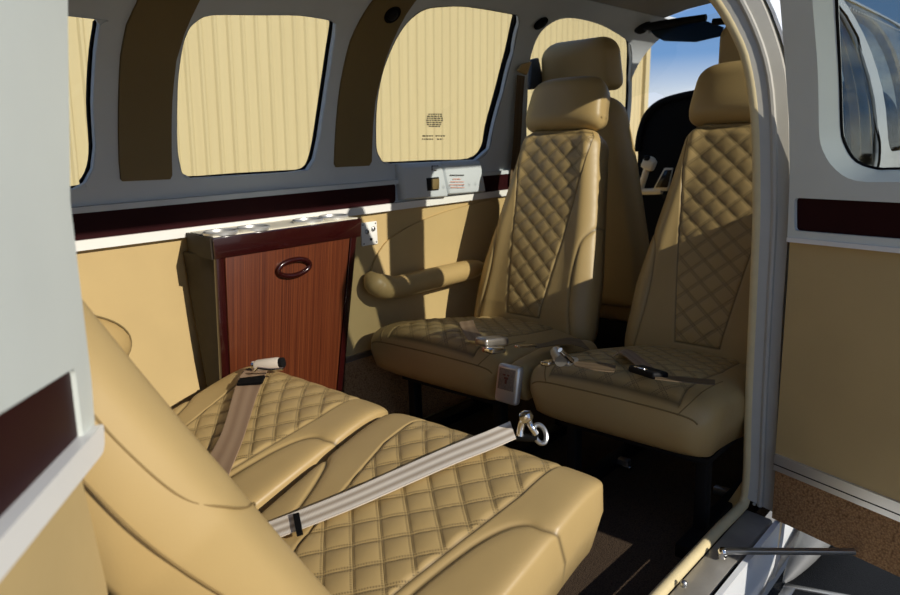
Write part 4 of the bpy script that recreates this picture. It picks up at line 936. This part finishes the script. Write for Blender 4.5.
# hangar with ribbed siding
hg = empty('hangar', (-11.55, 12, -1.07), 'long tan ribbed metal hangar seen through the cabin windows', 'hangar')
prof = []; yv = -2.0
while yv < 24.3:
    prof += [(yv, 0), (yv+.16, 0), (yv+.195, .032), (yv+.24, .032), (yv+.275, 0)]; yv += .3
prof = [p for p in prof if p[0] < 24.3]+[(24.3, 0)]
vs = []; 
for y, x in prof: vs += [(-11.55+x, y, -1.07), (-11.55+x, y, 7.5)]
m_ = MB().raw(vs, [(2*i, 2*i+2, 2*i+3, 2*i+1) for i in range(len(prof)-1)])
m_.raw([(-11.56, -2, -1.07), (-11.56, 24.3, -1.07), (-11.56, 24.3, 7.5), (-11.56, -2, 7.5), (-40, -2, -1.07), (-40, 24.3, -1.07), (-40, 24.3, 7.5), (-40, -2, 7.5)], [(4, 5, 6, 7), (0, 4, 7, 3), (1, 2, 6, 5), (3, 7, 6, 2)])
hw = m_.build('ribbed_wall', 'siding', hg, False, None)
MB().box((-11.5, 24.35, 3.2), (.16, .3, 8.6)).build('corner_trim', 'siding', hg)
hg.rotation_euler = (math.radians(-2.6), 0, 0)
# faded red cover leaning below the large window outside
rc = empty('engine_cover', (-2.2, 2.4, .2), 'faded red rounded cover outside, just over the latch housing', 'cover')
P = onx(422, 161, -1.2)
MB().lathe((P[0], P[1], P[2]-.16), [(.10, -1.07-P[2]+.16), (.12, -.8), (.11, 0), (.11, .10), (.095, .15), (.05, .172), (.005, .178)], (0, 0, 1), 28).build('dome', 'red', rc); rc.location = (0, 0, 0)
# distant trees on the right
for k in range(9):
    az_ = math.radians(2+1.6*k); D = 300; bx, by = .95+D*math.sin(az_), D*math.cos(az_)
    tr = empty('distant_tree', (bx, by, -1), ['dark distant tree on the horizon beyond the door window'][0], 'tree', 'distant trees on the horizon')
    tm = MB()
    for i in range(5): tm.lathe((bx+random.uniform(-2, 2), by, 1+random.uniform(0, 3)), [(.1, -2.2), (1.6, -1.2), (2.2, 0), (1.5, 1.3), (.1, 2.2)], (0, 0, 1), 8)
    tm.build('crown', 'nonskid', tr, True); MB().cyl((bx, by, -1), (bx, by, 2), .3, 8).build('trunk', 'carpet', tr)

# ------------------------------------------------------------------ light
EL, AZ = math.radians(25.5), math.radians(.8)
sv = np.array([math.cos(EL)*math.cos(AZ), math.cos(EL)*math.sin(AZ), math.sin(EL)])
sd = bpy.data.lights.new('sun', 'SUN'); sd.energy = 4.1; sd.angle = math.radians(.53); sd.color = (1, .945, .85)
sun = bpy.data.objects.new('sun', sd); COL.objects.link(sun); sun.location = tuple(sv*20); sun.rotation_euler = Vector(tuple(sv)).to_track_quat('Z', 'Y').to_euler()
w = bpy.data.worlds.new('sky'); SC.world = w; w.use_nodes = True; wt = w.node_tree; bg = wt.nodes['Background']
tc = wt.nodes.new('ShaderNodeTexCoord'); sx = wt.nodes.new('ShaderNodeSeparateXYZ'); wt.links.new(tc.outputs['Generated'], sx.inputs[0])
r1 = wt.nodes.new('ShaderNodeValToRGB'); wt.links.new(sx.outputs[2], r1.inputs[0])
r1.color_ramp.elements[0].position = 0; r1.color_ramp.elements[0].color = lin((214, 216, 218)); r1.color_ramp.elements[1].position = .5; r1.color_ramp.elements[1].color = lin((58, 96, 150))
e = r1.color_ramp.elements.new(.05); e.color = lin((188, 198, 212)); e = r1.color_ramp.elements.new(.10); e.color = lin((104, 142, 190))
mp = wt.nodes.new('ShaderNodeMapping'); mp.inputs['Scale'].default_value = (3, 3, 9); wt.links.new(tc.outputs['Generated'], mp.inputs[0])
nz = wt.nodes.new('ShaderNodeTexNoise'); nz.inputs['Scale'].default_value = 1.6; nz.inputs['Detail'].default_value = 7; wt.links.new(mp.outputs[0], nz.inputs['Vector'])
r2 = wt.nodes.new('ShaderNodeValToRGB'); wt.links.new(nz.outputs[0], r2.inputs[0]); r2.color_ramp.elements[0].position = .52; r2.color_ramp.elements[1].position = .72
mx = wt.nodes.new('ShaderNodeMix'); mx.data_type = 'RGBA'; wt.links.new(r2.outputs[0], mx.inputs[0]); wt.links.new(r1.outputs[0], mx.inputs[6]); mx.inputs[7].default_value = lin((214, 218, 222))
wt.links.new(mx.outputs[2], bg.inputs[0]); bg.inputs[1].default_value = 1.25
vsn = SC.view_settings; vsn.view_transform = 'Standard'; vsn.look = 'None'; vsn.exposure = .06; vsn.gamma = 1; vsn.use_curve_mapping = False
